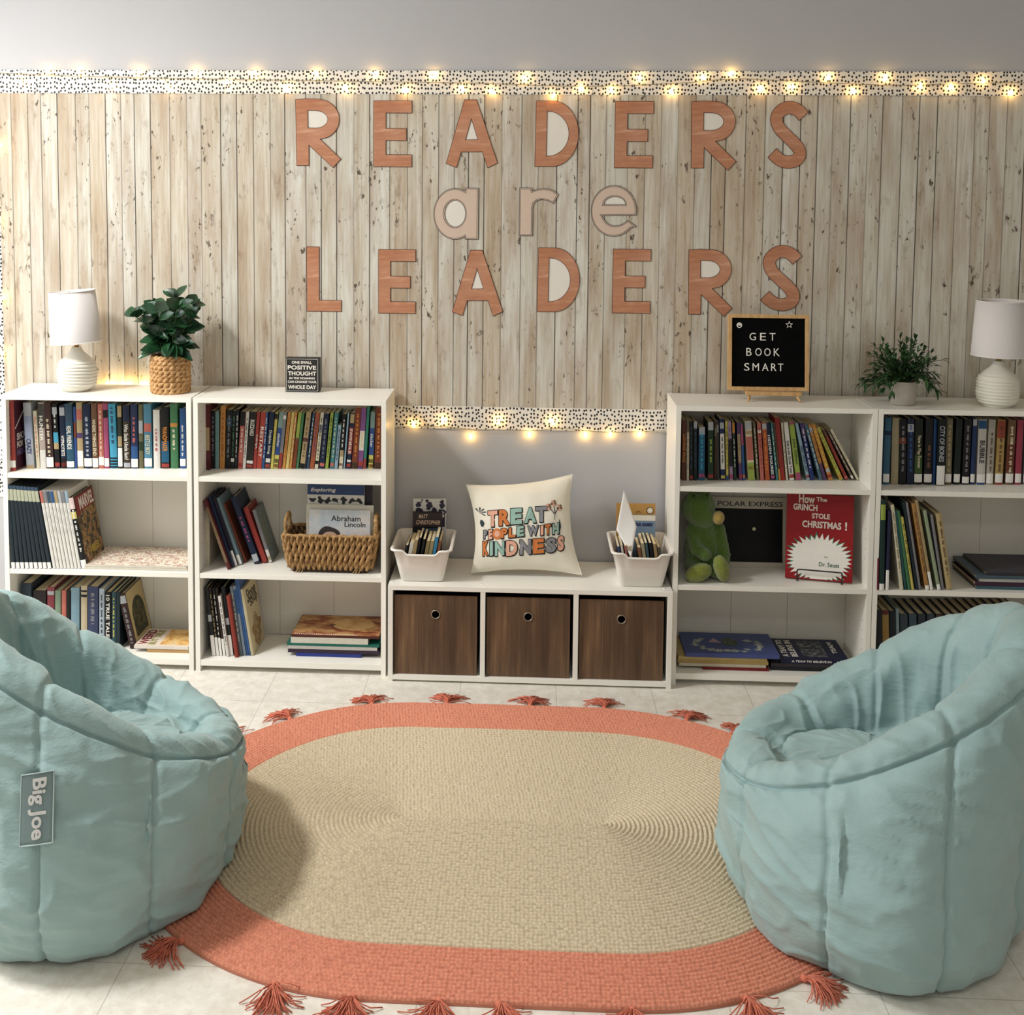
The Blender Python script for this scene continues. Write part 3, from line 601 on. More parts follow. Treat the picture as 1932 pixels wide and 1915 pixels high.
# far left bookcase, middle shelf: thin series leaning left
A2 = []
for i in range(9):
    A2.append((112+i*43, 112+i*43+41, 985+i*3, -62-i*9, 'dk', L(lab=(.0,.075), bands=[(.82,.955,'#b9bda0'),(.96,1.0,'sl')], yb=1778, desc='thin dark slate book')))
for i, c in enumerate(['sa', 'gy', 'sl', 'bl', 'tn', 'lg', 'gy', 'lb']):
    A2.append((505+i*34, 505+i*34+33, 1045, -132, 'wh', L(bands=[(.85,1.0,c)], bars=1, tcol='#c2bfb8', tspan=(.45,.8), yb=1778, desc='thin white book with %s top' % PAL[c][1])))
row(A2, 0, 720, 5.04, 1778, S2, .17, 'on middle shelf under left lamp', 'thin series books on the left middle shelf', width=.84)
row([(780,832,1108,-132,'bk',L(lab=(.0,.12),bands=[(.84,1.0,'#e8c9c4'),(.7,.8,'ye')],bars=1,desc='tall comic encyclopedia with red and multicoloured cover at the row end'))], 0, 720, 5.04, 1778, S2, .16, 'to its left the white series', 'thin series books on the left middle shelf')
mv = [o for o in COL.objects if o.get('label', '').startswith('tall comic')][0]; mv['label'] = 'comic encyclopedia with red heading and crowded cover, right end of the white series'
def cover_art(root, w, d, h, cmat, name='cover_art', x=None):
    """printed picture on the right-hand board of an upright book (x = w, y 0..d, z 0..h)"""
    return MB().box(w, w+.0004, .004, d-.003, .003, h-.003).build(name, cmat, root)
def art_mat(name, cols, scale=30, detail=5, stretch=(1, 1, 1)):
    m, n = newmat(name, .45); n.b.inputs['Specular IOR Level'].default_value = .2; f = n.noise(n.coord(stretch), scale, detail, .7)
    n.color(n.ramp(f, [(.30+.40*i/(len(cols)-1), c) for i, c in enumerate(cols)])); return m
def dims(root):
    c = [o for o in root.children if o.name.startswith('cover')][0]; b = [v.co for v in c.data.vertices]
    return max(v.x for v in b), max(v.y for v in b), max(v.z for v in b)
YW = Matrix(((0, 0, 1, 0), (1, 0, 0, 0), (0, 1, 0, 0), (0, 0, 0, 1)))   # lettering on a right-hand board: x runs back, y up, z to +X
w, d, h = dims(mv)
cover_art(mv, w, d, h, art_mat('comic_cover', ['#141416', '#5d4426', '#22303a', '#a8884e', '#7c2c24', '#c9c3b4'], 42, 3))
MB().box(w+.0004, w+.0008, .004, .03, h*.72, h-.003).box(w+.0004, w+.0008, .03, d-.003, h*.76, h-.003).build('cover_heading', cover('#9c2a24'), mv)
m = MB(); put_text(m, 'MARVEL', .032, d-.008, h*.78, h*.96, Matrix.Translation((w+.001, 0, 0)) @ YW, 0, .02, .0004); m.build('cover_title', PAPER, mv)
m = MB(); put_text(m, 'HEROES', d*.35, d*.8, h*.14, h*.24, Matrix.Translation((w+.001, 0, 0)) @ YW, 0, .02, .0004); m.build('cover_title', cover('#d6b43a'), mv)
rb1 = [o for o in COL.objects if o.get('label', '').startswith('red hardback with purple cover')][0]; w, d, h = dims(rb1)
cover_art(rb1, w, d, h, art_mat('purple_cover', ['#2a1a2c', '#4a2430', '#3a2034'], 12))
m = MB(); YR = Matrix.Translation((w+.001, 0, 0)) @ YW
for t_, a, b in (('SHOOT', .42, .52), ('FOR THE', .31, .40)): put_text(m, t_, d*.12, d*.85, a*h, b*h, YR, 0, .02, .0004)
m.build('cover_title', PAPER, rb1)
m = MB(); put_text(m, 'HOOP', d*.12, d*.7, .20*h, .29*h, YR, 0, .02, .0004); m.build('cover_title', mat('#7a6690', .6), rb1)
m = MB(); m.tube([(w+.001, .004, h*.6), (w+.001, d*.75, h*.9)], .0016, 5); m.build('printed_line', PAPER, rb1)
# far left bookcase, bottom shelf
A3 = [(195,300,205,0,'#2c3a48',L(cn='slate')),(310,440,275,0,'#2a2124',L(cn='dark brown')),(450,520,245,0,'#983a44',L(cn='crimson',bands=[(.88,.94,'lg')])),(525,582,275,0,'#7f9a7c',L(cn='sage',bands=[(.0,.6,'bk')])),(590,635,275,0,'sa'),(637,675,275,0,'bk'),(678,760,248,0,'#7aa0b4',L(cn='light blue')),
 (775,835,228,0,'#c8b492',L(cn='beige',bands=[(.9,.93,'bk'),(.82,.86,'bk')])),(838,940,238,0,'#39426a',L(cn='dark blue',bars=2,tcol='gy',tspan=(.4,.9))),(950,1000,258,0,'#a9bccb',L(cn='pale blue',bars=1,tcol='bk')),(1005,1065,290,0,'#14161a',L(cn='black',title='10 TRUE TALES',tspan=(.15,.95))),(1070,1112,290,0,'#2a4f5e',L(cn='dark teal',bars=1,tcol='ye')),(1115,1150,290,0,'#20323a',L(cn='dark green grey')),
 (1250,1322,312,-120,'#3a201e',L(cn='dark maroon',bars=2,tcol='gy',tspan=(.1,.75),bands=[(.82,.96,'lg')],desc='dark maroon hardback with tan pictured cover'))]
row(A3, 0, 1060, 5.084, 835, S3, .17, 'on bottom shelf behind left beanbag', 'hardbacks on the left bottom shelf', front=None)
pb = [o for o in COL.objects if o.get('label', '').startswith('dark maroon hardback')][0]; w, d, h = dims(pb)
cover_art(pb, w, d, h, mat('#b5a274', .5, .15, 20))
m = MB()
for r0, dx_, mi in ((1.12, .0008, 0), (1.0, .0012, 1)):
    P = [(w+dx_, d*.5+d*.32*r0*math.cos(a_), h*.50+h*.27*r0*math.sin(a_)) for a_ in [PI*i/16 for i in range(17)]]+[(w+dx_, d*.5-d*.32*r0, h*(.17-.03*(r0-1)*8)), (w+dx_, d*.5+d*.32*r0, h*(.17-.03*(r0-1)*8))]
    m.add(P, [tuple(range(len(P)))], mi)
m.build('cover_picture', [mat('#3a3524', .6), art_mat('dark_painting', ['#1d201c', '#343826', '#7c6c40'], 40)], pb)

# second bookcase, middle shelf
B2 = [(110,170,1150,0,'cr',L(desc='cream hardback standing upright',yb=1660)),(332,362,1078,-222,'dr',L(bands=[(.1,.9,'#8a6a4a'),(.5,.54,'ye')],yb=1700)),(364,396,1050,-212,'nv',L(yb=1682)),(396,428,1048,-210,'#2c2036',L(cn='dark purple',lab=(.0,.22),yb=1668)),(430,470,1058,-210,'#7b9aa8',L(cn='pale blue',lab=(.0,.14),yb=1655)),
 (480,512,1108,-198,'ru',L(yb=1636)),(575,635,1052,-218,'nv',L(bars=2,tcol='pk',tspan=(.35,.7),bands=[(.03,.14,'lg')],yb=1650,desc='thick navy hardback')),(648,700,1148,-178,'rd',L(yb=1640)),(706,740,1165,-152,'gy',L(bands=[(.0,.24,'wh'),(.04,.12,'ye')],yb=1636,desc='grey green hardback with picture cover'))]
row(B2, 360, 720, 4.7875, 1660, S2, .135, 'on middle shelf under the black sign', 'leaning hardbacks beside the wicker basket', width=.92)
gb = [o for o in COL.objects if o.get('label', '').startswith('grey green hardback')][0]; w, d, h = dims(gb)
cover_art(gb, w, d, h, art_mat('muddy_cover', ['#54605a', '#8b8f80', '#6d8288', '#a39a86'], 22))
B3 = [(195,232,235,-70,'#23262a',L(cn='charcoal',lab=(.0,.3),bands=[(.5,.6,'lg')])),(235,262,235,-74,'#2a1f1c',L(cn='blackish brown',lab=(.0,.27),bars=1,tcol='tn')),(265,290,240,-70,'bk',L(lab=(.0,.26),bars=1)),(295,320,240,-72,'#33201c',L(cn='deep brown',lab=(.0,.25))),(325,352,315,-78,'wh',L(bars=1,tcol='bk',yb=865)),
 (355,392,232,-78,'#1c2024',L(cn='charcoal',lab=(.0,.3),bands=[(.45,.55,'lg')])),(402,438,312,-80,'#9c3226',L(cn='red',yb=872)),(445,476,228,-90,'#6d7f8a',L(cn='grey',bars=1,tcol='wh')),(480,506,222,-95,'#8494a4',L(cn='pale grey',bands=[(.6,.95,'bl')])),(510,528,155,-110,'bl',L()),(530,548,158,-112,'#3a62a8',L(cn='mid blue')),(550,578,255,-98,'#cbbb92',L(cn='beige',desc='beige picture book with looping title'))]
row(B3, 360, 1060, 4.83, 855, S3, .16, 'on bottom shelf under the black sign', 'thin books on the second bottom shelf', width=.92)
bb = [o for o in COL.objects if o.get('label', '').startswith('beige picture')][0]; w, d, h = dims(bb)
cover_art(bb, w, d, h, mat('#cdbf98', .5, .05))
m = MB(); put_text(m, 'Stone', d*.15, d*.85, h*.74, h*.95, Matrix.Translation((w+.0008, 0, 0)) @ YW, 0, .02, .0004); put_text(m, 'Soup', d*.3, d*.9, h*.62, h*.78, Matrix.Translation((w+.0008, 0, 0)) @ YW, 0, .02, .0004); m.build('cover_title', mat('#2e3020', .6), bb)
m = MB(); m.add([(w+.0009, d*.52+d*.34*(1+.25*math.sin(5*a))*math.cos(a), h*.27+h*.22*(1+.2*math.cos(4*a))*math.sin(a)) for a in [2*PI*i/40 for i in range(40)]], [tuple(range(40))]); m.build('cover_picture', art_mat('brown_drawing', ['#5d3f22', '#a08050', '#d6cfb0'], 60), bb)

# books lying flat
def flat_book(label, group, u0, v0, u1, zs, t_, dep, col, yaw=0.0, hard=True, topmat=None, name='book', cn=None):
    """spine towards the room; front edge runs from photo x u0 to u1 at height v0"""
    P = atZ(u0, v0, zs); Q = atY(u1, v0, P.y)
    root = thing(name, label, 'book', (P.x, P.y, zs+.0003), (0, 0, yaw), group); w_ = Q.x-P.x; c = .0022 if hard else .0006
    dep = min(dep, -.007-P.y)
    MB().box(0, w_, 0, dep, 0, c).box(0, w_, 0, dep, t_-c, t_).box(0, w_, 0, c, c, t_-c).build('cover', cover(PAL[col][0] if col in PAL else col), root)
    MB().box(.003, w_-.003, c, dep-.003, c, t_-c).build('pages', pages_mat(), root)
    if topmat: MB().box(.002, w_-.002, .002, dep-.002, t_, t_+.0004).build('cover_picture', topmat, root)
    root['t'] = t_; return root, w_, dep
def px(cx, cy, ox, oy, s): return ox+cx/s, oy+cy/s
GB = 'flat stack on the second bottom shelf'
ox, oy, s_ = 360, 1060, 4.83; z = S3
for (cx0, cx1, cyb, t_, dep, col, lab, tm) in [
  (920,1525,938,.012,.16,'#2c3f9c','royal blue book at the foot of the flat stack, second bottom shelf',None),
  (842,1690,915,.012,.17,'#3a2c40','dark purple book second up in the flat stack, second bottom shelf',None),
  (842,1670,890,.011,.17,'#c5c0b8','pale grey book third up in the flat stack, second bottom shelf',None),
  (832,1690,868,.008,.18,'#17705e','green book below the white ringed one in the flat stack',None),
  (870,1585,850,.020,.17,'#d8d2bf','thick white spined book near the top of the flat stack',None),
  (875,1690,790,.008,.18,'#5a2b22','brown art book with pale bird painting on top of the stack',art_mat('bird_painting',['#4a2018','#8a4a30','#c39a64','#6d4a34'],9,4,(1,2.2,1)))]:
    u, v = px(cx0, cyb, ox, oy, s_); u1, _ = px(cx1, 0, ox, oy, s_)
    P = atZ(u, oy+940/s_, S3); X0_ = atY(u, v, P.y).x; X1_ = atY(u1, v, P.y).x
    root = thing('book', lab, 'book', (X0_, -.188, z), group=GB); w_ = X1_-X0_; c = .0018
    MB().box(0, w_, 0, dep, 0, c).box(0, w_, 0, dep, t_-c, t_).box(0, w_, 0, c, c, t_-c).build('cover', cover(col), root)
    MB().box(.003, w_-.003, c, dep-.003, c, t_-c).build('pages', pages_mat(), root)
    if tm:
        MB().box(.001, w_-.001, .001, dep-.001, t_, t_+.0005).build('cover_picture', tm, root)
        m = MB()
        for k in range(30): m.box(.01+k*(w_-.08)/30, .01+k*(w_-.08)/30+.0032, .004, .010, t_+.0006, t_+.001)
        m.build('cover_lettering', PAPER, root)
        m = MB().ball((w_*.42, dep*.52, t_+.0006), (.011, .006, .0006), 16, 6); m.build('painted_eye', mat('#2a1a12', .3), root)
        m = MB(); m.add([(w_*.66+w_*.24*math.cos(a), dep*.55+dep*.3*math.sin(a), t_+.0007) for a in [2*PI*i/30 for i in range(30)]], [tuple(range(30))]); m.build('painted_head', art_mat('pale_feathers', ['#a87a48', '#c8a068', '#d6b684'], 14), root)
    z += t_+.0006
def pile(items, ox, oy, s_, zs, group, front):
    z = zs+.0003
    for (cx0, cx1, t_, dep, col, lab, tm, dy) in items:
        vv = oy; yf = front+dy
        X0_ = atY(ox+cx0/s_, CAM_V(ox+cx0/s_, yf, z), yf).x; X1_ = atY(ox+cx1/s_, CAM_V(ox+cx1/s_, yf, z), yf).x
        w_ = X1_-X0_; c = .0016; dep = min(dep, -.007-yf)
        root = thing('book', lab, 'book', (X0_, yf, z), group=group)
        MB().box(0, w_, 0, dep, 0, c).box(0, w_, 0, dep, t_-c, t_).box(0, w_, 0, c, c, t_-c).build('cover', cover(col), root)
        MB().box(.003, w_-.003, c, dep-.003, c, t_-c).build('pages', pages_mat(), root)
        if tm: tm(root, w_, dep, t_)
        z += t_+.0006
def CAM_V(u, Y, Z):
    lo, hi = 0, 1915
    for _ in range(40):
        mid = (lo+hi)/2
        if atY(u, mid, Y).z > Z: lo = mid
        else: hi = mid
    return (lo+hi)/2
FLAT = Matrix.Identity(4)
def magazine(root, w_, dep, t_):
    MB().box(.001, w_-.001, .001, dep-.001, t_, t_+.0004).build('cover_picture', art_mat('speckled_cover', ['#e6dcc8', '#b98a5c', '#efe8da', '#ece4d4', '#9c5236', '#e9e2d2', '#5a4c3e'], 55, 3), root)
def weird(root, w_, dep, t_):
    MB().box(.001, w_-.001, .001, dep-.001, t_, t_+.0004).build('cover_panel', mat('#e3d3c4', .5), root)
    MB().box(w_*.45, w_-.002, .012, dep-.004, t_+.0004, t_+.0008).build('cover_picture', art_mat('animal_photo', ['#a86a30', '#d9a860', '#e6c890', '#7c6a60'], 26), root)
    m = MB(); put_text(m, 'WEIRD', -dep*.42, dep*.42, -.016, .016, Matrix.Translation((w_*.13, dep*.5, t_+.0008)) @ Matrix.Rotation(PI/2, 4, 'Z'), 0, .03, .0004)
    m.build('cover_title', mat('#7c2a34', .6), root)
    m = MB(); put_text(m, 'BUT TRUE', -dep*.42, dep*.42, -.012, .012, Matrix.Translation((w_*.30, dep*.5, t_+.0008)) @ Matrix.Rotation(PI/2, 4, 'Z'), 0, .03, .0004)
    m.build('cover_title', mat('#8a8a4a', .6), root)
pile([(800,1778,.008,.2,'#ded4c2','thin cream picture book lying flat beside the comic encyclopedia',None,0),(800,1770,.006,.2,'#e4dccb','speckled picture book lying on top of the thin cream one',magazine,.002)], 0, 720, 5.04, S2, 'flat books on the left middle shelf', -.225)
pile([(1410,1805,.012,.15,'#c9995c','tan book lying under the animal book on the left bottom shelf',None,0),(1285,1805,.010,.15,'#e6ded0','animal book with orange photo lying flat, left bottom shelf',weird,-.002)], 0, 1060, 5.084, S3, 'flat books on the left bottom shelf', -.19)
def snow(root, w_, dep, t_):
    MB().box(.006, w_-.006, .006, dep-.006, t_, t_+.0004).build('cover_panel', mat('#39497a', .5), root)
    m = MB(); rr = random.Random(3)
    for i in range(26):
        a = 2*PI*i/26; q = rr.uniform(.75, 1.0)
        if math.sin(a) > .75: continue
        c = (w_*.5+w_*.40*math.cos(a)*q, dep*.45+dep*.36*math.sin(a)*q); r0 = rr.uniform(.008, .015)
        m.add([(c[0]+r0*(1+.4*math.sin(4*b+i))*math.cos(b), c[1]+r0*.8*math.sin(b), t_+.0006+.00002*i) for b in [2*PI*k/14 for k in range(14)]], [tuple(range(14))])
    m.build('snowy_branches', art_mat('snow_print', ['#3c4a48', '#9aa09c', '#c8c6bc'], 120), root)
    m = MB(); m.add([(w_*.52+.028*math.cos(b)*(1+.2*math.sin(6*b)), dep*.55+.034*math.sin(b), t_+.0009) for b in [2*PI*k/24 for k in range(24)]], [tuple(range(24))]); m.build('printed_tree', art_mat('tree_print', ['#22302c', '#3c5044', '#8c8a64'], 150), root)
    m = MB(); m.add([(w_*.36-.022, dep*.52, t_+.001), (w_*.36+.022, dep*.50, t_+.001), (w_*.36, dep*.72, t_+.001)], [(0, 1, 2)]); m.build('printed_cone', mat('#a88c94', .6), root)
def team(root, w_, dep, t_):
    m = MB(); R = Matrix.Rotation(PI/2, 4, 'Z')
    put_text(m, 'A TEAM TO', -dep*.4, dep*.4, -.010, .010, Matrix.Translation((w_*.10, dep*.5, t_+.0006)) @ R, 0, .02, .0004)
    put_text(m, 'BELIEVE IN', -dep*.4, dep*.4, -.010, .010, Matrix.Translation((w_*.23, dep*.5, t_+.0006)) @ R, 0, .02, .0004)
    put_text(m, 'TEAM', -dep*.2, dep*.35, -.008, .008, Matrix.Translation((w_*.86, dep*.5, t_+.0006)) @ R, 0, .02, .0004)
    put_text(m, 'A TEAM TO BELIEVE IN', w_*.16, w_*.74, t_*.28, t_*.72, Matrix.Translation((0, -.0006, 0)) @ XZ, 0, .02, .0004)
    m.build('cover_title', PAPER, root)
    MB().box(w_*.36, w_*.72, dep*.12, dep*.9, t_, t_+.0004).build('cover_picture', art_mat('grey_photo', ['#12141a', '#3a3d44', '#a2a4a4'], 60), root)
GC = 'flat stack at left on the bottom shelf under the letter board'
pile([(355,945,.008,.17,'#8c1c22','red book at the foot of the stack under the blue snow book',None,0),(148,920,.010,.18,'#d6ccae','cream book second up in the stack under the blue snow book',None,.004),
  (135,940,.011,.18,'#b8964e','tan book third up in the stack under the blue snow book',None,.004),(140,930,.010,.18,'#c8ab62','golden book just below the blue snow book',None,.004),
  (205,1040,.013,.18,'#4a58a0','blue picture book with snowy tree cover on top of its stack',snow,0)], 1250, 1080, 4.712, S3, GC, -.205)
pile([(960,1560,.012,.17,'#23232a','black book at the foot of the stack beside the blue snow book',None,0),(965,1570,.011,.17,'#38343a','charcoal book second up in the stack beside the blue snow book',None,0),
  (1050,1660,.016,.17,'#1a2046','navy sports book with white lettering on top of its stack',team,0)], 1250, 1080, 4.712, S3, 'flat stack at right on the bottom shelf under the letter board', -.195)
# right-hand bookcase, middle and bottom shelves
D2 = [(376,390,1330,5,'#7c2038',L(cn='thin crimson')),(394,434,892,14,'#1c3a34',L(cn='dark green',lab=(.0,.07),bands=[(.78,.95,'lm')])),(438,464,972,22,'#2a2c50',L(cn='indigo',lab=(.0,.25))),(552,580,930,-72,'cr',L(bars=1,tcol='ol')),(586,606,972,-76,'#24585a',L(cn='dark teal')),(610,635,975,-84,'gn',L()),
 (638,660,1022,-82,'ye',L(bars=1,tcol='bk')),(670,690,912,-100,'dk',L()),(693,712,912,-100,'gy',L()),(742,775,920,-105,'#b5803c',L(cn='orange brown',lab=(.0,.05),bars=1,tcol='bn')),(778,802,892,-115,'tn',L(lab=(.0,.2))),(832,860,972,-108,'#9aac86',L(cn='pale green',lab=(.0,.07))),(865,886,1005,-86,'gy',L(desc='grey hardback')),(902,950,1000,-82,'#c0a870',L(cn='beige',bars=1,tcol='bn',desc='thick beige hardback'))]
row(D2, 1560, 720, 3.99, 1568, S2, .165, 'on middle shelf under right lamp', 'leaning books on the right middle shelf', width=.92)
def darkmag(root, w_, dep, t_): MB().box(.001, w_-.001, .001, dep-.001, t_, t_+.0004).build('cover_picture', art_mat('dark_magazine', ['#26242c', '#45424c', '#3a3a44', '#6e5248'], 14), root)
pile([(1125,2100,.010,.2,'#3c6a78','teal book at the foot of the flat stack, right middle shelf',None,0),(1115,2080,.014,.2,'#4a2a40','plum book second up in the flat stack, right middle shelf',None,0),(1150,2080,.008,.2,'#b9bcb6','pale grey book third up in the flat stack, right middle shelf',None,-.002),
  (1120,2060,.010,.2,'#4c6472','blue grey book fourth up in the flat stack, right middle shelf',None,.003),(1200,2060,.008,.2,'#3a3840','dark glossy magazine on top of the flat stack, right middle shelf',darkmag,.006)], 1560, 720, 3.99, S2, 'flat stack on the right middle shelf', -.21)
D3 = [(80,158,138,0,'#22262a',L(cn='charcoal')),(160,245,142,0,'#a8823c',L(cn='gold and maroon',bands=[(.93,1.0,'dr')])),(250,330,150,0,'#1a2a30',L(cn='dark green')),(332,372,120,0,'#84a0a8',L(cn='pale blue'))]
for i, c in enumerate(['#3c4a58', '#44586a', '#2e3c48', '#3a4654', '#4a3c34', '#5a4434', '#403a38', '#6a4a34', '#4c3a30', '#54463a', '#5e4630', '#3c3430', '#6e4e30', '#7a5a3a']):
    D3.append((385+i*112, 385+i*112+96, 190, 0, c, L(cn=['slate grey', 'steel blue', 'dark slate', 'blue grey', 'dark brown', 'chestnut', 'brown grey', 'russet', 'umber', 'taupe', 'walnut', 'soot', 'copper brown', 'light chestnut'][i])))
row(D3, 1640, 1130, 6.616, 1200, S3, .15, 'on bottom shelf behind right beanbag', 'books on the right bottom shelf', front=-.165)

# ------------------------------------------------------------------ picture books facing the room on the shelf under the letter board
def facing_book(name, label, w, h, t_, col, loc, lean, yaw, builder, group=None, cat='book'):
    root = thing(name, label, cat, loc, (lean, 0, yaw), group)     # local: x 0..w, y 0 (front) .. t, z 0..h
    MB().box(0, w, 0, .002, 0, h).box(0, w, t_-.002, t_, 0, h).box(0, .002, .002, t_-.002, 0, h).build('cover', cover(col), root, bevel=.0006)
    if t_ > .006: MB().box(.002, w-.003, .002, t_-.002, .003, h-.003).build('pages', pages_mat(), root)
    if builder: builder(root, w, h)
    return root
FR = Matrix.Translation((0, -.0008, 0)) @ XZ
def night(root, w, h):
    MB().box(.0, w, -.0004, 0, 0, h).build('cover_border', mat('#b9b3a2', .5), root)
    MB().box(.022, w-.018, -.0008, -.0004, .018, h-.038).build('cover_picture', art_mat('night_picture', ['#050506', '#09090c', '#121014', '#0a090c'], 9), root)
    m = MB(); put_text(m, 'THE POLAR EXPRESS', .03, w-.018, h-.030, h-.014, FR, 0, .008, .0005); m.build('cover_title', BLK, root)
    MB().lathe([(0, .0003), (.0055, .0003), (.0058, 0)], 16, 0, (0, 0, 0), Matrix.Translation((w*.66, -.0008, h*.55)) @ Matrix.Rotation(PI/2, 4, 'X')).build('pale_moon', mat('#cfcf9c', .5), root)
pA = atY(1297, 1066, -.03); pB = atY(1484, 1071, -.03)
facing_book('picture_book', 'dark night picture book with pale border leaning at the shelf back beside the green plush', pB.x-pA.x, .235, .012, '#b9b3a2', (pA.x, -.048, S2+.0005), -.10, 0, night)
def redcover(root, w, h):
    MB().box(.001, w-.001, -.0004, 0, .001, h-.001).build('cover_panel', cover('#b3161c'), root)
    rr = random.Random(5)
    def burst(k, n, jag):
        P = []
        for i in range(n):
            a = 2*PI*i/n; q = (1.0 if i % 2 else jag)*(1+rr.uniform(-.06, .06))
            x = w*.5+w*.50*q*math.cos(a)*k; y = h*.245+h*.29*q*math.sin(a)*k; P.append((min(max(x, .003), w-.003), max(y, .004)))
        return P
    MB().mesh(flat_mesh([burst(1.06, 72, .78)], 0, .0002), FR).build('green_burst', mat('#2f7a63', .6), root)
    MB().mesh(flat_mesh([burst(1.0, 72, .80)], 0, .0002), Matrix.Translation((0, -.0004, 0)) @ FR).build('white_burst', mat('#ece8e0', .6), root)
    m = MB()
    for s, a, b, c, d_ in (('How', .18, .42, .885, .985), ('The', .44, .60, .915, .965), ('GRINCH', .10, .46, .80, .875), ('STOLE', .38, .65, .715, .775), ('CHRISTMAS', .24, .82, .605, .685), ('!', .875, .905, .60, .70)):
        put_text(m, s, a*w, b*w, c*h, d_*h, FR, 0, .03, .0006)
    m.build('cover_title', PAPER, root)
    m = MB(); put_text(m, 'by', .58*w, .63*w, .265*h, .285*h, Matrix.Translation((0, -.0006, 0)) @ FR, 0, .01, .0005); put_text(m, 'Dr. Seuss', .50*w, .80*w, .165*h, .215*h, Matrix.Translation((0, -.0006, 0)) @ FR, 0, .02, .0005)
    m.build('author_name', mat('#245a48', .6), root)
pA = atZ(1481, 1092, S2); pB = atZ(1608, 1103, S2); yaw = math.atan2(pB.y-pA.y, pB.x-pA.x)
bw_ = math.hypot(pB.x-pA.x, pB.y-pA.y)
facing_book('picture_book', 'red picture book with white starburst cover propped on a black wire stand', bw_, .278, .012, '#b3161c', (pA.x, pA.y, S2+.004), -.13, yaw, redcover)
st = thing('wire_book_stand', 'black wire easel stand holding the red picture book', 'stand', (pA.x, pA.y, S2), (0, 0, yaw))
q = bw_
m = MB(); m.tube(crom([(q*.18, .02, .0025), (q*.18, -.012, .0025), (q*.18, -.017, .012), (q*.18, -.014, .036), (q*.24, -.014, .040), (q*.5, -.014, .040), (q*.78, -.014, .040), (q*.84, -.014, .036), (q*.84, -.017, .012), (q*.84, -.012, .0025), (q*.84, .02, .0025)], 60), .0023, 6)
m.build('front_lip', BLK, st, smooth=True)
m = MB(); m.tube([(q*.18, .02, .0025), (q*.18, .10, .0025), (q*.84, .10, .0025), (q*.84, .02, .0025)], .0017, 6); m.tube([(q*.3, .10, .0025), (q*.3, .062, .2), (q*.7, .062, .2), (q*.7, .10, .0025)], .0017, 6); m.build('back_frame', BLK, st)

# ------------------------------------------------------------------ green plush toy
def remeshed(mb, name, m, parent, voxel, amp=.002, freq=90):
    o = mb.build(name, m, parent, smooth=True)
    r = o.modifiers.new('remesh', 'REMESH'); r.mode = 'VOXEL'; r.voxel_size = voxel; r.use_smooth_shade = True
    sm = o.modifiers.new('smooth', 'SMOOTH'); sm.factor = .5; sm.iterations = 6
    dg = bpy.context.evaluated_depsgraph_get(); me = bpy.data.meshes.new_from_object(o.evaluated_get(dg)); o.modifiers.clear()
    nn = [v.normal.copy() for v in me.vertices]
    for v, q_ in zip(me.vertices, nn): v.co += q_*amp*(noise.noise(v.co*freq)+.6*noise.noise(v.co*freq*2.3))
    me.materials.clear(); me.materials.append(m)
    o.data = me; me.polygons.foreach_set('use_smooth', [True]*len(me.polygons)); return o
G1 = plush_mat('green_plush', '#36540f', '#587c18'); G2 = plush_mat('olive_plush', '#66721e', '#8b9634')
pc = atY(1326, 1092, -.12)
pl = thing('plush_toy', 'green plush toy slumped at the left of the shelf beside the night picture book', 'toy', (pc.x, -.12, S2))
def blob(m, a, b, r0, r1, n=7):
    a, b = Vector(a), Vector(b)
    for i in range(n+1): f = i/n; m.ball(tuple(a.lerp(b, f)), r0+(r1-r0)*f, 14, 9)
bd = MB()
bd.ball((0, .0, .082), (.064, .058, .082), 20, 14); bd.ball((-.005, -.005, .15), (.048, .045, .05), 18, 12)
bd.ball((-.022, -.012, .225), (.056, .052, .056), 20, 14); bd.ball((-.012, -.038, .205), (.046, .036, .038), 18, 12)
bd.ball((-.045, -.03, .268), (.018, .016, .018), 12, 8); bd.ball((.0, -.03, .272), (.018, .016, .018), 12, 8)
blob(bd, (.045, -.01, .155), (.064, -.03, .075), .024, .020); blob(bd, (.064, -.03, .075), (.060, -.045, .052), .020, .019)
blob(bd, (-.045, -.02, .15), (-.035, -.06, .10), .022, .020); blob(bd, (-.035, -.06, .10), (-.005, -.072, .085), .020, .021)
blob(bd, (-.03, -.02, .035), (-.025, -.062, .03), .034, .026); blob(bd, (.03, -.02, .035), (.034, -.06, .03), .034, .026)
o = remeshed(bd, 'body', G1, pl, .0055, .0028, 120)
m = MB(); mx = Matrix.Translation((-.028, -.092, .036)) @ Matrix.Rotation(.55, 4, 'Y') @ Matrix.Rotation(.3, 4, 'Z'); m.ball((0, 0, 0), (.030, .024, .046), 18, 12, 0, Matrix.Translation((-.028, -.088, .031)) @ Matrix.Rotation(1.15, 4, 'Y'))
remeshed(m, 'foot', G2, pl, .005, .0022, 130)
m = MB(); m.ball((0, 0, 0), (.026, .024, .046), 18, 12, 0, Matrix.Translation((.045, -.088, .047)) @ Matrix.Rotation(-.28, 4, 'Y')); remeshed(m, 'foot', G2, pl, .005, .0022, 130)
m = MB(); m.ball((0, 0, 0), (.020, .024, .022), 16, 10, 0, Matrix.Translation((.036, -.060, .206)) @ Matrix.Rotation(.3, 4, 'Y')); m.build('snout', plush_mat('tan_plush', '#9a8434', '#b59a48'), pl, smooth=True)
m = MB(); m.ball((-.043, -.047, .272), .0045, 10, 6); m.ball((.002, -.047, .276), .0045, 10, 6); m.build('eye', mat('#101010', .15), pl, smooth=True)

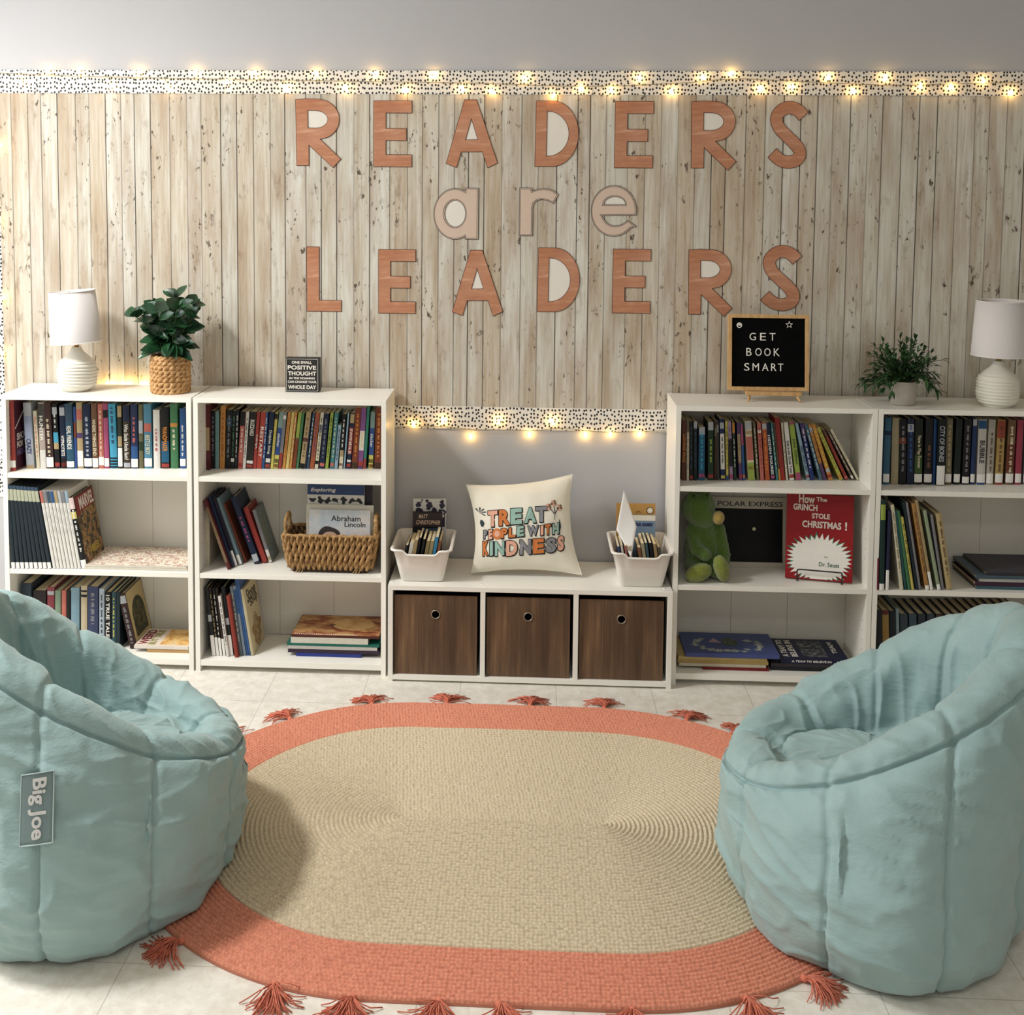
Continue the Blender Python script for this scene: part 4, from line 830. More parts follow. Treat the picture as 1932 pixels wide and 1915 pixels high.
# ------------------------------------------------------------------ white bins of paperbacks on the bench
PLAST = mat('#e9e4dd', .35, .02, 10)
def bin_(label, x_fc, yf, yb, wb, wt, h):
    """tapered tub: front centre x, front and back y of the rim, bottom and rim width, height"""
    r = thing('book_bin', label, 'bin', (x_fc, yf, NH), group='white book bins on the bench')
    D_ = yb-yf; tp = (wt-wb)/2
    def ring(w_, y0, y1, z, rad, zf=None, n=6):
        P = []
        for (cx, cy, a0) in ((w_/2-rad, y0+rad, -90), (w_/2-rad, y1-rad, 0), (-w_/2+rad, y1-rad, 90), (-w_/2+rad, y0+rad, 180)):
            for i in range(n+1): a = math.radians(a0+90*i/n); P.append((cx+rad*math.cos(a), cy+rad*math.sin(a), z))
        # extra points along the front, so the rim can dip
        out = P+[(-w_/2+rad+(w_-2*rad)*i/16, y0, z) for i in range(1, 16)]
        return out
    def dip(P, w_, amt):
        Q = []
        for (x, y, z) in P:
            f = max(0.0, min(1.0, (.33-abs(x/w_))/.09)) if y < .02 else 0; Q.append((x, y, z-amt*f*f*(3-2*f)))
        return Q
    m = MB(); fr = lambda k: k*tp
    prof = []
    for z, k, off in ((.0, 0, .006), (.004, .03, .001), (.5*h, .5, 0), (h-.006, .95, 0)):
        prof.append(dip(ring(wb+2*tp*k, tp*(1-k)+off, D_-tp*(1-k)*.5-off, z, .018), wb+2*tp*k, .012 if z > .6*h else 0))
    prof.append(dip(ring(wt+.014, -.008, D_+.006, h-.004, .022), wt, .014)); prof.append(dip(ring(wt+.018, -.010, D_+.008, h, .023), wt, .014))
    prof.append(dip(ring(wt+.008, -.005, D_+.003, h+.003, .021), wt, .014)); prof.append(dip(ring(wt-.006, .004, D_-.004, h, .018), wt, .014))
    prof.append(dip(ring(wt-2*tp*.5-.005, tp*.5+.003, D_-tp*.3-.003, .5*h, .016), wt, .0)); prof.append(ring(wb-.006, tp+.006, D_-tp*.5-.006, .005, .014))
    m.grid(prof, wrap=True)
    n_ = len(prof[0]); m.add(prof[0], [tuple(range(n_))[::-1]]); m.add(prof[-1], [tuple(range(n_))])
    m.build('tub', PLAST, r, smooth=True); return r
def tub_books(x_fc, yf, data, bias, where, group):
    for i, (x, z, w_, d_, h_, lean, col, cn, dy) in enumerate(data):
        lab = '%s paperback, %s from left among those %s' % (cn, ordinal(i), where)
        book('book', lab, group, w_, d_, h_, col, (x_fc+x, yf+.036+dy, NH+.008+z), lean, hard=False)
LBx = (atZ(752, 1103, NH).x+atZ(836, 1104, NH).x)/2; RBx = (atZ(1171, 1117, NH).x+atZ(1255, 1118, NH).x)/2
bin_('white plastic bin of paperbacks at the left end of the bench', LBx, -.262, -.03, .138, .185, .112)
bin_('white plastic bin with a white paper at the right end of the bench', RBx, -.262, -.03, .138, .185, .118)
def lean_set(cols, x0, step, hs, lean, yv=.0):
    out = []
    for i, (c, cn, w_) in enumerate(cols): out.append((x0+i*step, (w_*math.sin(lean) if lean > 0 else 0), w_, .112, hs[i % len(hs)], lean, c, cn, yv))
    return out
tub_books(LBx, -.262, lean_set([('#23262a', 'charcoal', .008), ('#d9d2c4', 'white edged', .012), ('#b08d5a', 'tan', .011), ('#16171a', 'black', .007), ('#1c1c20', 'jet black', .008), ('#8f7c4a', 'khaki', .011), ('#a08a58', 'yellowed', .011), ('#2f86b8', 'bright blue', .010), ('#8a4a2a', 'rusty', .008)],
  -.071, .0132, [.110, .118, .128, .136, .132, .126, .126, .140, .128], .16), 1, 'in the left white bin', 'paperbacks in the left bin')
tub_books(RBx, -.262, lean_set([('#3c4a72', 'dark blue', .008), ('#d9d2c0', 'cream', .007), ('#b9685a', 'salmon', .007), ('#c9b792', 'beige', .010)], -.060, .0115, [.122, .126, .124, .122], -.16), 1, 'left of the paper in the right bin', 'paperbacks in the right bin')
tub_books(RBx, -.262, lean_set([('#8a5a3a', 'brown', .010), ('#a89878', 'taupe', .010), ('#3e5a62', 'teal grey', .008), ('#14181c', 'black', .009), ('#a08050', 'golden brown', .010), ('#4e4a36', 'olive', .009)], .004, .0128, [.120, .134, .136, .136, .132, .122], -.15), 1, 'right of the paper in the right bin', 'paperbacks in the right bin')
def matt(root, w, h):
    MB().box(0, w, -.0005, 0, h*.72, h*.985).build('cover_panel', mat('#2a1c18', .5), root)
    m = MB(); put_text(m, 'MATT', .02, w*.52, h*.87, h*.95, FR, 0, .02, .0005, .25); put_text(m, 'CHRISTOPHER', .012, w*.93, h*.76, h*.84, FR, 0, .02, .0005, .25); m.build('cover_title', mat('#d9b9a0', .6), root)
    MB().box(w*.3, w*.95, -.0005, 0, h*.62, h*.69).build('cover_band', mat('#2f4a62', .5), root)
facing_book('book', 'dark sports paperback with author name facing out at the back of left bin', .100, .178, .006, '#17161c', (LBx-.046, -.094, NH+.010), -.10, .0, matt)
def hoops(root, w, h):
    MB().box(0, w, -.0005, 0, 0, h).build('cover_panel', mat('#d6d3cc', .5), root)
    m = MB(); rr = random.Random(8)
    for i in range(22):
        c = (rr.uniform(.08, .92)*w, rr.uniform(.74, .99)*h); q = rr.uniform(.002, .012)
        m.add([(c[0]+q*(1+.25*math.sin(3*b+i))*math.cos(b), -.0007-i*.00001, min(c[1]+q*math.sin(b), h-.001)) for b in [2*PI*k/14 for k in range(14)]], [tuple(range(14))])
    m.box(.004, w-.004, -.0007, -.0005, h*.55, h*.80); m.build('ink_splashes', mat('#241c38', .5), root)
    m = MB(); put_text(m, 'HOOPS', .008, w-.006, h*.70, h*.80, Matrix.Translation((0, -.0006, 0)) @ FR, 0, .03, .0005); m.build('cover_title', PAPER, root)
facing_book('book', 'white paperback splashed with dark purple ink, rearmost in the left bin', .112, .212, .007, '#cfccc6', (LBx-.046, -.068, NH+.012), -.09, .07, hoops)
def gold(root, w, h):
    m = MB(); m.lathe([(0, .0006), (.010, .0006), (.0105, .0)], 24, 0, (0, 0, 0), Matrix.Translation((w*.86, 0, h*.90)) @ Matrix.Rotation(PI/2, 4, 'X')); m.build('round_seal', mat('#dcd4c2', .5), root)
    m = MB(); m.tube([(w*.86+.0105*math.cos(2*PI*i/24), -.0006, h*.90+.0105*math.sin(2*PI*i/24)) for i in range(24)], .0011, 5, closed=True); m.build('seal_ring', BLK, root)
    m = MB(); m.tube([(w*.56+.006*math.cos(PI*i/8), -.0006, h*.86+.006*math.sin(PI*i/8)) for i in range(9)], .0009, 5); m.tube([(w*.18+.006*math.cos(PI*i/8), -.0006, h*.86+.006*math.sin(PI*i/8)) for i in range(9)], .0009, 5); m.build('cover_title', mat('#7c3a1e', .6), root)
facing_book('book', 'orange paperback with round seal, rearmost in the right bin', .130, .215, .010, '#c98f3e', (RBx-.070, -.072, NH+.010), -.06, 0, gold)
def head(root, w, h):
    MB().box(0, w, -.0005, 0, h*.90, h).build('cover_band', mat('#d8d2c2', .5), root)
    m = MB(); put_text(m, 'HEAD GAMES', w*.35, w*.92, h*.80, h*.86, FR, 0, .04, .0005); m.build('cover_title', mat('#1c2058', .6), root)
facing_book('book', 'blue grey paperback with cream top band in front of the orange one, right bin', .116, .182, .008, '#7590aa', (RBx-.058, -.092, NH+.010), -.07, 0, head)
# folded sheet of paper standing in the right bin
def wp(u, v, Y): return atY(u, v, Y)
p0, p1, p2, p3 = wp(1177, 925, -.13), wp(1201, 993, -.17), wp(1191, 1052, -.24), wp(1163, 1000, -.19)
N = 10; gridp = []
for i in range(N+1):
    a = p0.lerp(p1, i/N); b = p3.lerp(p2, i/N); gridp.append([tuple(a.lerp(b, k/N)+Vector((0, .006*math.sin(PI*i/N), 0))) for k in range(N+1)])
m = MB(); m.grid(gridp); o = m.build('paper_sheet', mat('#e8e6e4', .8, .02, 12), smooth=True); so = o.modifiers.new('solid', 'SOLIDIFY'); so.thickness = .0005
tag(o, 'white paper sheet standing on its corner in the right bin', 'paper')

# ------------------------------------------------------------------ wicker basket
bc = (atZ(556, 1071, S2)+atZ(702, 1071, S2))/2; bwid = atZ(702, 1071, S2).x-atZ(556, 1071, S2).x
rim_w = (atY(710, 996, -.16).x-atY(541, 996, -.16).x)
bk = thing('wicker_basket', 'woven seagrass basket with loop handles on the second bookcase', 'basket', (bc.x-.003, -.155, S2))
WICK = strand_mat('seagrass', '#5d4026', '#9a7648', '#bd9a68'); DARKW = mat('#3c2818', .8, .2, 60)
hb, wb2, wt2, dy0, dy1 = .128, bwid/2, rim_w/2, .045, .062
m = MB(); m.box(-wb2+.004, wb2-.004, -dy0, dy0, 0.0, .014); m.build('base', DARKW, bk, bevel=.002)
m = MB()
def wall_pt(side, s, z):
    f = z/hb; a = wb2+(wt2-wb2)*f; b = dy0+(dy1-dy0)*f
    return {'f': (s*a, -b, z), 'b': (s*a, b, z), 'l': (-a, s*b, z), 'r': (a, s*b, z)}[side]
for side, n_ in (('f', 15), ('b', 15), ('l', 6), ('r', 6)):
    m.add([wall_pt(side, -1, .01), wall_pt(side, 1, .01), wall_pt(side, 1, hb-.004), wall_pt(side, -1, hb-.004)], [(0, 1, 2, 3)], 1)
    for k in range(n_):
        for ph in (0, 1):
            pts = []
            for j in range(13):
                z = .012+(hb-.014)*j/12; s0 = -1+(2*k+1)/n_; w1 = (1.0/n_)*.55*math.sin(PI*j/6.0*1.5+ph*PI)
                p = list(wall_pt(side, max(-1, min(1, s0+w1)), z)); bulge = .0045+.0035*math.cos(PI*j/6.0*1.5+ph*PI)
                if side in 'fb': p[1] += -bulge if side == 'f' else bulge
                else: p[0] += -bulge if side == 'l' else bulge
                pts.append(p)
            m.tube(pts, [.0046+.0022*math.sin(PI*j/12) for j in range(13)], 7)
m.build('woven_wall', [WICK, DARKW], bk, smooth=True)
m = MB(); R = [wall_pt('f', s, hb) for s in (-1, -.5, 0, .5, 1)]+[wall_pt('b', s, hb) for s in (1, .5, 0, -.5, -1)]
R2 = []
for i in range(10):
    a, b = Vector(R[i]), Vector(R[(i+1) % 10])
    for j in range(5): f = j/5; p = a.lerp(b, f); R2.append((p.x, p.y, p.z-.002+.002*math.sin((i*5+j)*2.1)))
m.tube(R2, .006, 7, closed=True); m.build('rim', WICK, bk, smooth=True)
for sg in (-1, 1):
    m = MB(); a = wt2-.004
    P = crom([(sg*a, -.034, hb-.01), (sg*(a+.004), -.034, hb+.028), (sg*(a+.002), -.016, hb+.052), (sg*(a+.002), .016, hb+.052), (sg*(a+.004), .034, hb+.028), (sg*a, .034, hb-.01)], 34)
    m.tube(P, [.0062+.0012*math.sin(i*1.4) for i in range(34)], 8); m.build('handle', WICK, bk, smooth=True)
m = MB()
for sx in (-.75, .72):
    for k in range(3): m.tube([wall_pt('f', sx, .03), (sx*wb2+.008*k-.008, -dy0-.008, .012), (sx*wb2-.016+.010*k, -dy0-.010, .002)], .0018, 5)
m.build('tie', strand_mat('raffia', '#8a6a40', '#a98a58', '#c4a878'), bk)
def lincoln(root, w, h):
    MB().box(0, w, -.0005, 0, 0, h).build('cover_panel', art_mat('watercolour_sky', ['#b9a6a4', '#c4c0bc', '#a9b3bc', '#bcb48e'], 7), root)
    m = MB(); put_text(m, 'Abraham', w*.36, w*.84, h*.80, h*.90, FR, 0, .008, .0005); put_text(m, 'Lincoln', w*.58, w*.92, h*.70, h*.79, FR, 0, .008, .0005); m.build('cover_title', mat('#201c22', .6), root)
    m = MB(); m.add([(w*.33+w*.18*math.cos(a), -.0008, h*.55+h*.15*math.sin(a)*(1+.1*math.cos(3*a))) for a in [2*PI*i/30 for i in range(30)]], [tuple(range(30))]); m.build('printed_hair', mat('#2e2420', .8), root)
    m = MB(); m.add([(w*.34+w*.13*math.cos(a), -.0010, h*.50+h*.11*math.sin(a)) for a in [2*PI*i/24 for i in range(24)]], [tuple(range(24))]); m.build('printed_face', mat('#b99a84', .7), root)
lx = atY(581, 990, -.19).x; lw = atY(697, 990, -.19).x-lx
facing_book('book', 'pale picture book with dark haired portrait at the front of the wicker basket', lw, .185, .006, '#c2b8b0', (lx, -.178, S2+.016), -.07, .0, lincoln, 'books in the wicker basket')
def exploring(root, w, h):
    MB().box(0, w, -.0005, 0, h*.87, h).build('cover_band', mat('#1f3a66', .5), root)
    m = MB(); put_text(m, 'Exploring', w*.06, w*.50, h*.895, h*.955, FR, 0, .012, .0005, .2); m.build('cover_title', PAPER, root)
    m = MB(); rr = random.Random(4)
    for k in range(7):
        cx = w*(.09+.137*k); cz = h*.80
        P = [(cx+w*.052*(1+.45*math.sin(3*a+k*1.7))*math.cos(a), -.0008, cz+h*.035*(1+.5*math.cos(2*a+k*2.3))*math.sin(a)) for a in [2*PI*i/20 for i in range(20)]]
        m.add(P, [tuple(range(20))])
    m.box(w*.24, w*.76, -.0008, -.0005, h*.725, h*.745); m.build('animal_silhouettes', BLK, root)
ex = atY(581, 960, -.13).x; ew = atY(688, 960, -.13).x-ex
facing_book('book', 'white book with a row of black animal silhouettes behind the portrait book', ew, .262, .008, '#d6d2c8', (ex, -.148, S2+.016), -.05, 0, exploring, 'books in the wicker basket')
facing_book('book', 'cream book edge showing left and right behind the portrait book', lw*1.10, .198, .008, '#d2cab4', (lx-.012, -.164, S2+.016), -.06, 0, None, 'books in the wicker basket')
facing_book('book', 'dark blue book with red corner, rearmost in the wicker basket', ew*.95, .268, .008, '#3c3440', (ex+.034, -.132, S2+.016), -.045, 0, None, 'books in the wicker basket')

# ------------------------------------------------------------------ cushion on the bench
CUSH = fabric('cream_linen', '#e2dccb', '#ebe6d8', 500, .2, .95)
cn = [atY(889, 1082, -.165), atY(1098, 1078, -.165), atY(1080, 895, -.06), atY(880, 915, -.06)]
cz0 = NH+.004
cn[0].z = cz0+.006; cn[1].z = cz0+.008
cb = thing('throw_pillow', 'cream cushion printed TREAT PEOPLE WITH KINDNESS on the white bench', 'cushion', tuple((cn[0]+cn[1])/2))
org = (cn[0]+cn[1])/2
def cush(u, v, side):
    """u,v in -1..1 ; side -1 = front"""
    a = cn[0].lerp(cn[1], (u+1)/2); b = cn[3].lerp(cn[2], (u+1)/2)
    pu = .13*(1-v*v)*math.copysign(abs(u)**1.5, u); pv = .10*(1-u*u)*math.copysign(abs(v)**1.5, v)
    uu, vv = u-pu, v-pv
    a = cn[0].lerp(cn[1], (uu+1)/2); b = cn[3].lerp(cn[2], (uu+1)/2); p = a.lerp(b, (vv+1)/2)
    th = .058*(max(0, (1-abs(u)**2.2))**.62)*(max(0, (1-abs(v)**2.2))**.62)
    wr = .004*noise.noise(Vector((u*3, v*3, side*4)))*(1-max(abs(u), abs(v))**6)+.0025*noise.noise(Vector((u*9+v*4, v*5, 2)))*max(abs(u), abs(v))**2*(1-max(abs(u), abs(v))**8)
    nrm = (cn[1]-cn[0]).cross(cn[3]-cn[0]).normalized()     # towards the room
    q = p + nrm*(th+wr)*(1 if side < 0 else -.55)
    q.y = min(q.y, WY-.004-.0)
    return q-org
m = MB(); n = 44
for side in (-1, 1):
    rows = []
    for j in range(n+1):
        rows.append([tuple(cush(-1+2*i/n, -1+2*j/n, side)) for i in range(n+1)])
    if side > 0: rows = [r[::-1] for r in rows]
    m.grid(rows)
m.build('cushion_cover', CUSH, cb, smooth=True)
seam = [cush(-1+2*i/30, -1, -1) for i in range(30)]+[cush(1, -1+2*i/30, -1) for i in range(30)]+[cush(1-2*i/30, 1, -1) for i in range(30)]+[cush(-1, 1-2*i/30, -1) for i in range(30)]
m = MB(); m.tube(seam, .0018, 6, closed=True); m.build('seam', CUSH, cb, smooth=True)
FRONT = {}
def front_uv(px_, py_):
    """which point of the cushion front lies on the measured sight line"""
    d = ray(px_, py_)
    if 'bvh' not in FRONT:
        vs_, fs_, uv_ = [], [], []
        for j in range(61):
            for i in range(61): vs_.append(cush(-1+2*i/60, -1+2*j/60, -1)+org); uv_.append((-1+2*i/60, -1+2*j/60))
        for j in range(60):
            for i in range(60): fs_.append((j*61+i, j*61+i+1, (j+1)*61+i+1, (j+1)*61+i))
        FRONT['bvh'] = BVHTree.FromPolygons(vs_, fs_)
    h_ = FRONT['bvh'].ray_cast(CAM, d)
    return h_
PC = {'o': mat('#c9753c', .9), 'p': mat('#dba58e', .9), 't': mat('#94b5a9', .9), 'g': mat('#86868c', .9), 'k': mat('#17181b', .9), 'r': mat('#7c5a44', .9), 'd': mat('#2f3c44', .9)}
print_mb = MB(); PKEYS = list(PC)
def lay(me_mx_list):
    for me, f, mi, off in me_mx_list:
        vs_ = []
        for v in me.vertices:
            hx, hy = f(v.co.x, v.co.y); h_ = front_uv(hx, hy)
            vs_.append(tuple(h_[0]+h_[1]*0+(CAM-h_[0]).normalized()*off-org) if h_[0] else None)
        ok = [i for i, v in enumerate(vs_) if v is not None]
        fs_ = [tuple(p.vertices) for p in me.polygons if all(vs_[i] is not None for i in p.vertices)]
        print_mb.add([v or (0, 0, 0) for v in vs_], fs_, mi)
def letter(ch, x0, x1, y0, y1, col, skew):
    o0, s_ = (880, 880), 8.4
    def mk(off, dx, dy):
        me, a, b, c, d = text_mesh(ch, off, 0.0)
        return me, (lambda x, y: (o0[0]+(x0+(x-a)/(b-a)*(x1-x0)+dx)/s_, o0[1]+(y1-(y-c)/(d-c)*(y1-y0)+skew*((x-a)/(b-a)-.5)+dy)/s_))
    me, f = mk(.075, 8, 8); lay([(me, f, PKEYS.index('k'), .0018)])
    me, f = mk(.070, 0, 0); lay([(me, f, PKEYS.index('k'), .0021)])
    def mk2():
        me, a, b, c, d = text_mesh(ch, .055, 0.0); i_ = 11
        return me, (lambda x, y: (o0[0]+(x0+i_+(x-a)/(b-a)*(x1-x0-2*i_))/s_, o0[1]+(y1-i_-(y-c)/(d-c)*(y1-y0-2*i_)+skew*((x-a)/(b-a)-.5))/s_))
    me, f = mk2(); lay([(me, f, PKEYS.index(col), .0026)])
for ch, a, b, c, d, col in [('T',330,500,690,965,'p'),('R',505,700,675,945,'o'),('E',690,890,655,925,'t'),('A',905,1115,640,905,'t'),('T',1085,1285,625,890,'g'),
  ('P',262,335,1000,1150,'g'),('E',340,420,990,1165,'p'),('P',540,655,970,1145,'o'),('L',660,785,960,1135,'o'),('E',790,920,935,1120,'t'),('W',960,1150,930,1105,'g'),('I',1165,1230,925,1100,'p'),('T',1235,1345,905,1090,'o'),('H',1355,1475,890,1080,'t'),
  ('K',250,355,1170,1425,'o'),('I',360,430,1185,1425,'t'),('N',440,610,1180,1425,'t'),('D',620,815,1165,1425,'p'),('N',835,1035,1150,1405,'g'),('E',1045,1240,1135,1390,'o'),('S',1250,1430,1120,1375,'g'),('S',1435,1555,1090,1345,'p')]:
    letter(ch, a, b, c, d, col, -12)
def blot(pts, col, off=.0023):
    c_ = bpy.data.curves; me = flat_mesh([[(x/100, -y/100) for x, y in pts]], 0, 0.0)
    lay([(me, (lambda x, y: (880+x*100/8.4, 880-y*100/8.4)), PKEYS.index(col), off)])
blot([(485+68*(1+.12*(i % 2))*math.cos(2*PI*i/36), 1070+84*(1+.12*(i % 2))*math.sin(2*PI*i/36)) for i in range(36)], 'o')
blot([(485+42*math.cos(2*PI*i/24), 1068+50*math.sin(2*PI*i/24)) for i in range(24)], 'p', .0028)
for cx, cy in ((1380, 580), (1300, 640), (1475, 650)):
    for k in range(5):
        a = 2*PI*k/5+.3; blot([(cx+28*math.cos(a)+20*math.cos(b), cy+34*math.sin(a)+20*math.sin(b)) for b in [2*PI*i/10 for i in range(10)]], 'p' if k % 2 else 'r')
for P in ([(1395,845),(1402,845),(1412,720),(1400,720)], [(1400,730),(1412,722),(1385,600),(1376,604)], [(1402,740),(1412,745),(1468,660),(1460,655)], [(1396,760),(1404,752),(1330,660),(1322,668)]): blot(P, 'k')
for k in range(7):
    a = math.radians(200-k*38); x, y = 205, 735
    blot([(x, y), (x+95*math.cos(a-.12), y-78*math.sin(a-.12)), (x+112*math.cos(a), y-92*math.sin(a)), (x+95*math.cos(a+.12), y-78*math.sin(a+.12))], 'd')
blot([(225,840),(262,860),(285,900),(262,960),(232,950),(212,890)], 'd'); blot([(1468,830),(1490,880),(1500,960),(1482,1030),(1470,940)], 'd')
print_mb.build('printed_slogan', [PC[k] for k in PKEYS], cb)

# ------------------------------------------------------------------ on top of the bookcases
CERA = mat('#e3dfd3', .6, .04, 30); BRASS = mat('#a9803f', .3, .05, 30, 1.0)
SHADE, sn = newmat('white_linen_shade', .9)
sn.b.inputs['Base Color'].default_value = lin('#d9d5d4'); sn.bump(sn.noise(sn.coord((300, 300, 300)), 1, 2), .15, .001)
def lamp(label, base, tilt, scale, parts):
    r = thing('table_lamp', label, 'lamp', base, (0, 0, 0), 'white table lamps')
    rb, hb_, rs0, rs1, zs0, zs1 = parts
    prof = [(0, 0), (rb*.62, 0), (rb*.68, .004)]
    P = crom([(rb*.68, .004), (rb*.92, hb_*.12), (rb, hb_*.30), (rb*.99, hb_*.50), (rb*.91, hb_*.65), (rb*.60, hb_*.79), (rb*.36, hb_*.89), (rb*.25, hb_)], 90)
    for i, (a, z) in enumerate(P):
        k = 1+(.030*math.sin(z/.0105*2*PI) if .06*hb_ < z < .72*hb_ else 0); prof.append((a*k, z))
    prof.append((0, hb_)); m = MB(); m.lathe(prof, 56); m.build('ceramic_base', CERA, r, smooth=True)
    m = MB(); m.lathe([(0, hb_), (.008, hb_), (.008, hb_+.006), (.0055, hb_+.007), (.0055, hb_+.05), (.011, hb_+.052), (.011, hb_+.085), (0, hb_+.086)], 20); m.build('brass_neck', BRASS, r, smooth=True)
    m = MB(); mx = Matrix.Translation((0, 0, zs0)) @ Matrix.Rotation(tilt, 4, 'Y') @ Matrix.Translation((0, 0, -zs0))
    m.lathe([(rs0, zs0), (rs1, zs1), (rs1-.0025, zs1), (rs0-.0025, zs0), (rs0, zs0)], 64, 0, (0, 0, 0), mx); sh = m.build('lamp_shade', SHADE, r, smooth=True)
    for e in sh.data.polygons: e.use_smooth = True
    m = MB()
    for rr_, z in ((rs0, zs0), (rs1, zs1)): m.tube([tuple(mx @ Vector((rr_*math.cos(2*PI*i/48), rr_*math.sin(2*PI*i/48), z))) for i in range(48)], .0018, 6, closed=True)
    m.build('shade_hem', mat('#e6e1dc', .8), sh, smooth=True)
    m = MB()
    for k in range(3): a = 2*PI*k/3; m.tube([tuple(mx @ Vector((0, 0, zs1-.012))), tuple(mx @ Vector((rs1*.97*math.cos(a), rs1*.97*math.sin(a), zs1-.004)))], .0012, 5)
    m.build('shade_spider', BRASS, sh)
    return r
lb_ = atY(146, 729, -.135); rb_ = atY(1881, 760, -.15)
lamp('white table lamp with ribbed ceramic base at the left end beside the leafy plant', (lb_.x, -.135, BH), -.075, 1, (.0635, .147, .0830, .0745, .163, .333))
lamp('white table lamp with ribbed ceramic base at the right edge beside the small plant', (rb_.x, -.15, BH), .0, 1, (.0640, .146, .0840, .0745, .164, .338))
# plants
def leaf(m, base, dir_, up, L_, W_, curl, mi=0, n=5):
    d = dir_.normalized(); s_ = d.cross(up); s_ = s_.normalized() if s_.length > 1e-4 else d.orthogonal().normalized(); u = s_.cross(d)
    rows = []
    for i in range(n+1):
        f = i/n; w_ = W_*(math.sin(PI*min(1, f*.93+.05))**.8); c = base+d*L_*f - Vector((0, 0, 1))*curl*f*f*L_
        rows.append([tuple(c-s_*w_*.5+u*w_*.16), tuple(c), tuple(c+s_*w_*.5+u*w_*.16)])
    m.grid(rows, mi)
def pot_woven(r, rad, h):
    WP = strand_mat('pale_seagrass', '#8a6238', '#b98d5a', '#dcb98a'); m = MB()
    m.lathe([(0, 0), (rad*.93, 0), (rad*.97, h*.5), (rad*.95, h-.004), (rad*.88, h-.004), (rad*.85, h*.3), (0, h*.3)], 40, 1)
    rows_ = 9
    for k in range(rows_):
        for ph in (0, 1):
            P = []
            for i in range(84):
                a = 2*PI*i/84; z = h*(.05+.90*k/(rows_-1))+.0042*math.sin(10*a+ph*PI+k*.9); q = rad*(.985-.02*(k in (0, rows_-1)))+.0032*math.cos(10*a+ph*PI+k*.9)+.0012*noise.noise(Vector((a*3, k, ph)))
                P.append((q*math.cos(a), q*math.sin(a), z))
            m.tube(P, [.0066+.0018*math.sin(20*2*PI*i/84) for i in range(84)], 6, closed=True)
    m.build('woven_pot', [WP, DARKW], r, smooth=True)
pp = atY(322, 733, -.135)
r = thing('potted_plant', 'leafy dark green plant in a woven pot beside the left lamp', 'plant', (pp.x, -.135, BH))
pot_woven(r, .059, .122)
rr = random.Random(12); fol = MB(); stm = MB()
for k in range(11):
    a = 2*PI*k/11+rr.uniform(-.2, .2); sp_ = rr.uniform(.15, .62) if k else .05; L_ = rr.uniform(.13, .20)
    if k == 0: L_ = .205
    pts = []
    for i in range(7): f = i/6; pts.append(Vector((math.cos(a)*(.012+sp_*L_*f*(.6+.5*f)), math.sin(a)*(.010+.75*sp_*L_*f*(.6+.5*f)), .112+L_*f*(1-.25*sp_*f))))
    stm.tube(pts, [.0022-.0002*i for i in range(7)], 5)
    for i in range(2, 7):
        for j in range(2 if i < 6 else 4):
            b = a+rr.uniform(-1.5, 1.5)+j*PI; el = rr.uniform(.1, .8) if i < 6 else rr.uniform(.4, 1.2)
            d = Vector((math.cos(b)*math.cos(el), math.sin(b)*math.cos(el)*.9, math.sin(el)))
            leaf(fol, pts[i], d, Vector((rr.uniform(-.5, .5), -.9, rr.uniform(.3, .9))), rr.uniform(.050, .076), rr.uniform(.030, .046), rr.uniform(.0, .4))
for k in range(26):
    a = rr.uniform(0, 2*PI); el = rr.uniform(-.45, .5)
    leaf(fol, Vector((.03*math.cos(a), .03*math.sin(a), .125+rr.uniform(0, .05))), Vector((math.cos(a), math.sin(a)*.8, math.sin(el))), Vector((rr.uniform(-.5, .5), -.8, .7)), rr.uniform(.05, .078), rr.uniform(.030, .042), .3)
fol.build('foliage', leaf_mat('dark_gloss_leaf', '#0f2a1c', '#27502f', .3), r, smooth=True); stm.build('stem', mat('#3f5a2c', .6), r, smooth=True)
pp = atY(1703, 757, -.14)
r = thing('potted_plant', 'small fine leaved plant in a grey cement pot beside the right lamp', 'plant', (pp.x, -.14, BH))
m = MB(); m.lathe([(0, 0), (.036, 0), (.039, .003), (.0405, .04), (.0425, .072), (.0425, .076), (.038, .076), (.036, .06), (0, .06)], 40); m.build('cement_pot', mat('#b8b0a4', .9, .12, 25, 0, .2), r, smooth=True)
fol = MB(); stm = MB()
for k in range(74):
    a = rr.uniform(0, 2*PI); sp_ = abs(rr.gauss(.85, .5)); sp_ = min(sp_, 1.6); L_ = rr.uniform(.095, .150)
    pts = []
    for i in range(7):
        f = i/6; q = L_*f; pts.append(Vector((math.cos(a)*(.01+q*math.sin(min(sp_, 1.35)*(.5+.6*f))), math.sin(a)*.8*(.01+q*math.sin(min(sp_, 1.35)*(.5+.6*f))), .066+q*math.cos(min(sp_, 1.35)*(.5+.7*f)))))
    stm.tube(pts, .0009, 4)
    for i in range(1, 7):
        for j in range(3):
            d = (pts[i]-pts[i-1]).normalized()+Vector((rr.uniform(-.8, .8), rr.uniform(-.8, .8), rr.uniform(-.3, .7))); leaf(fol, pts[i], d, Vector((0, 0, 1)), rr.uniform(.022, .036), rr.uniform(.007, .011), .3, 0, 3)
fol.build('foliage', leaf_mat('fine_green_leaf', '#132a14', '#305a2b', .5), r, smooth=True); stm.build('stem', mat('#35502a', .7), r)

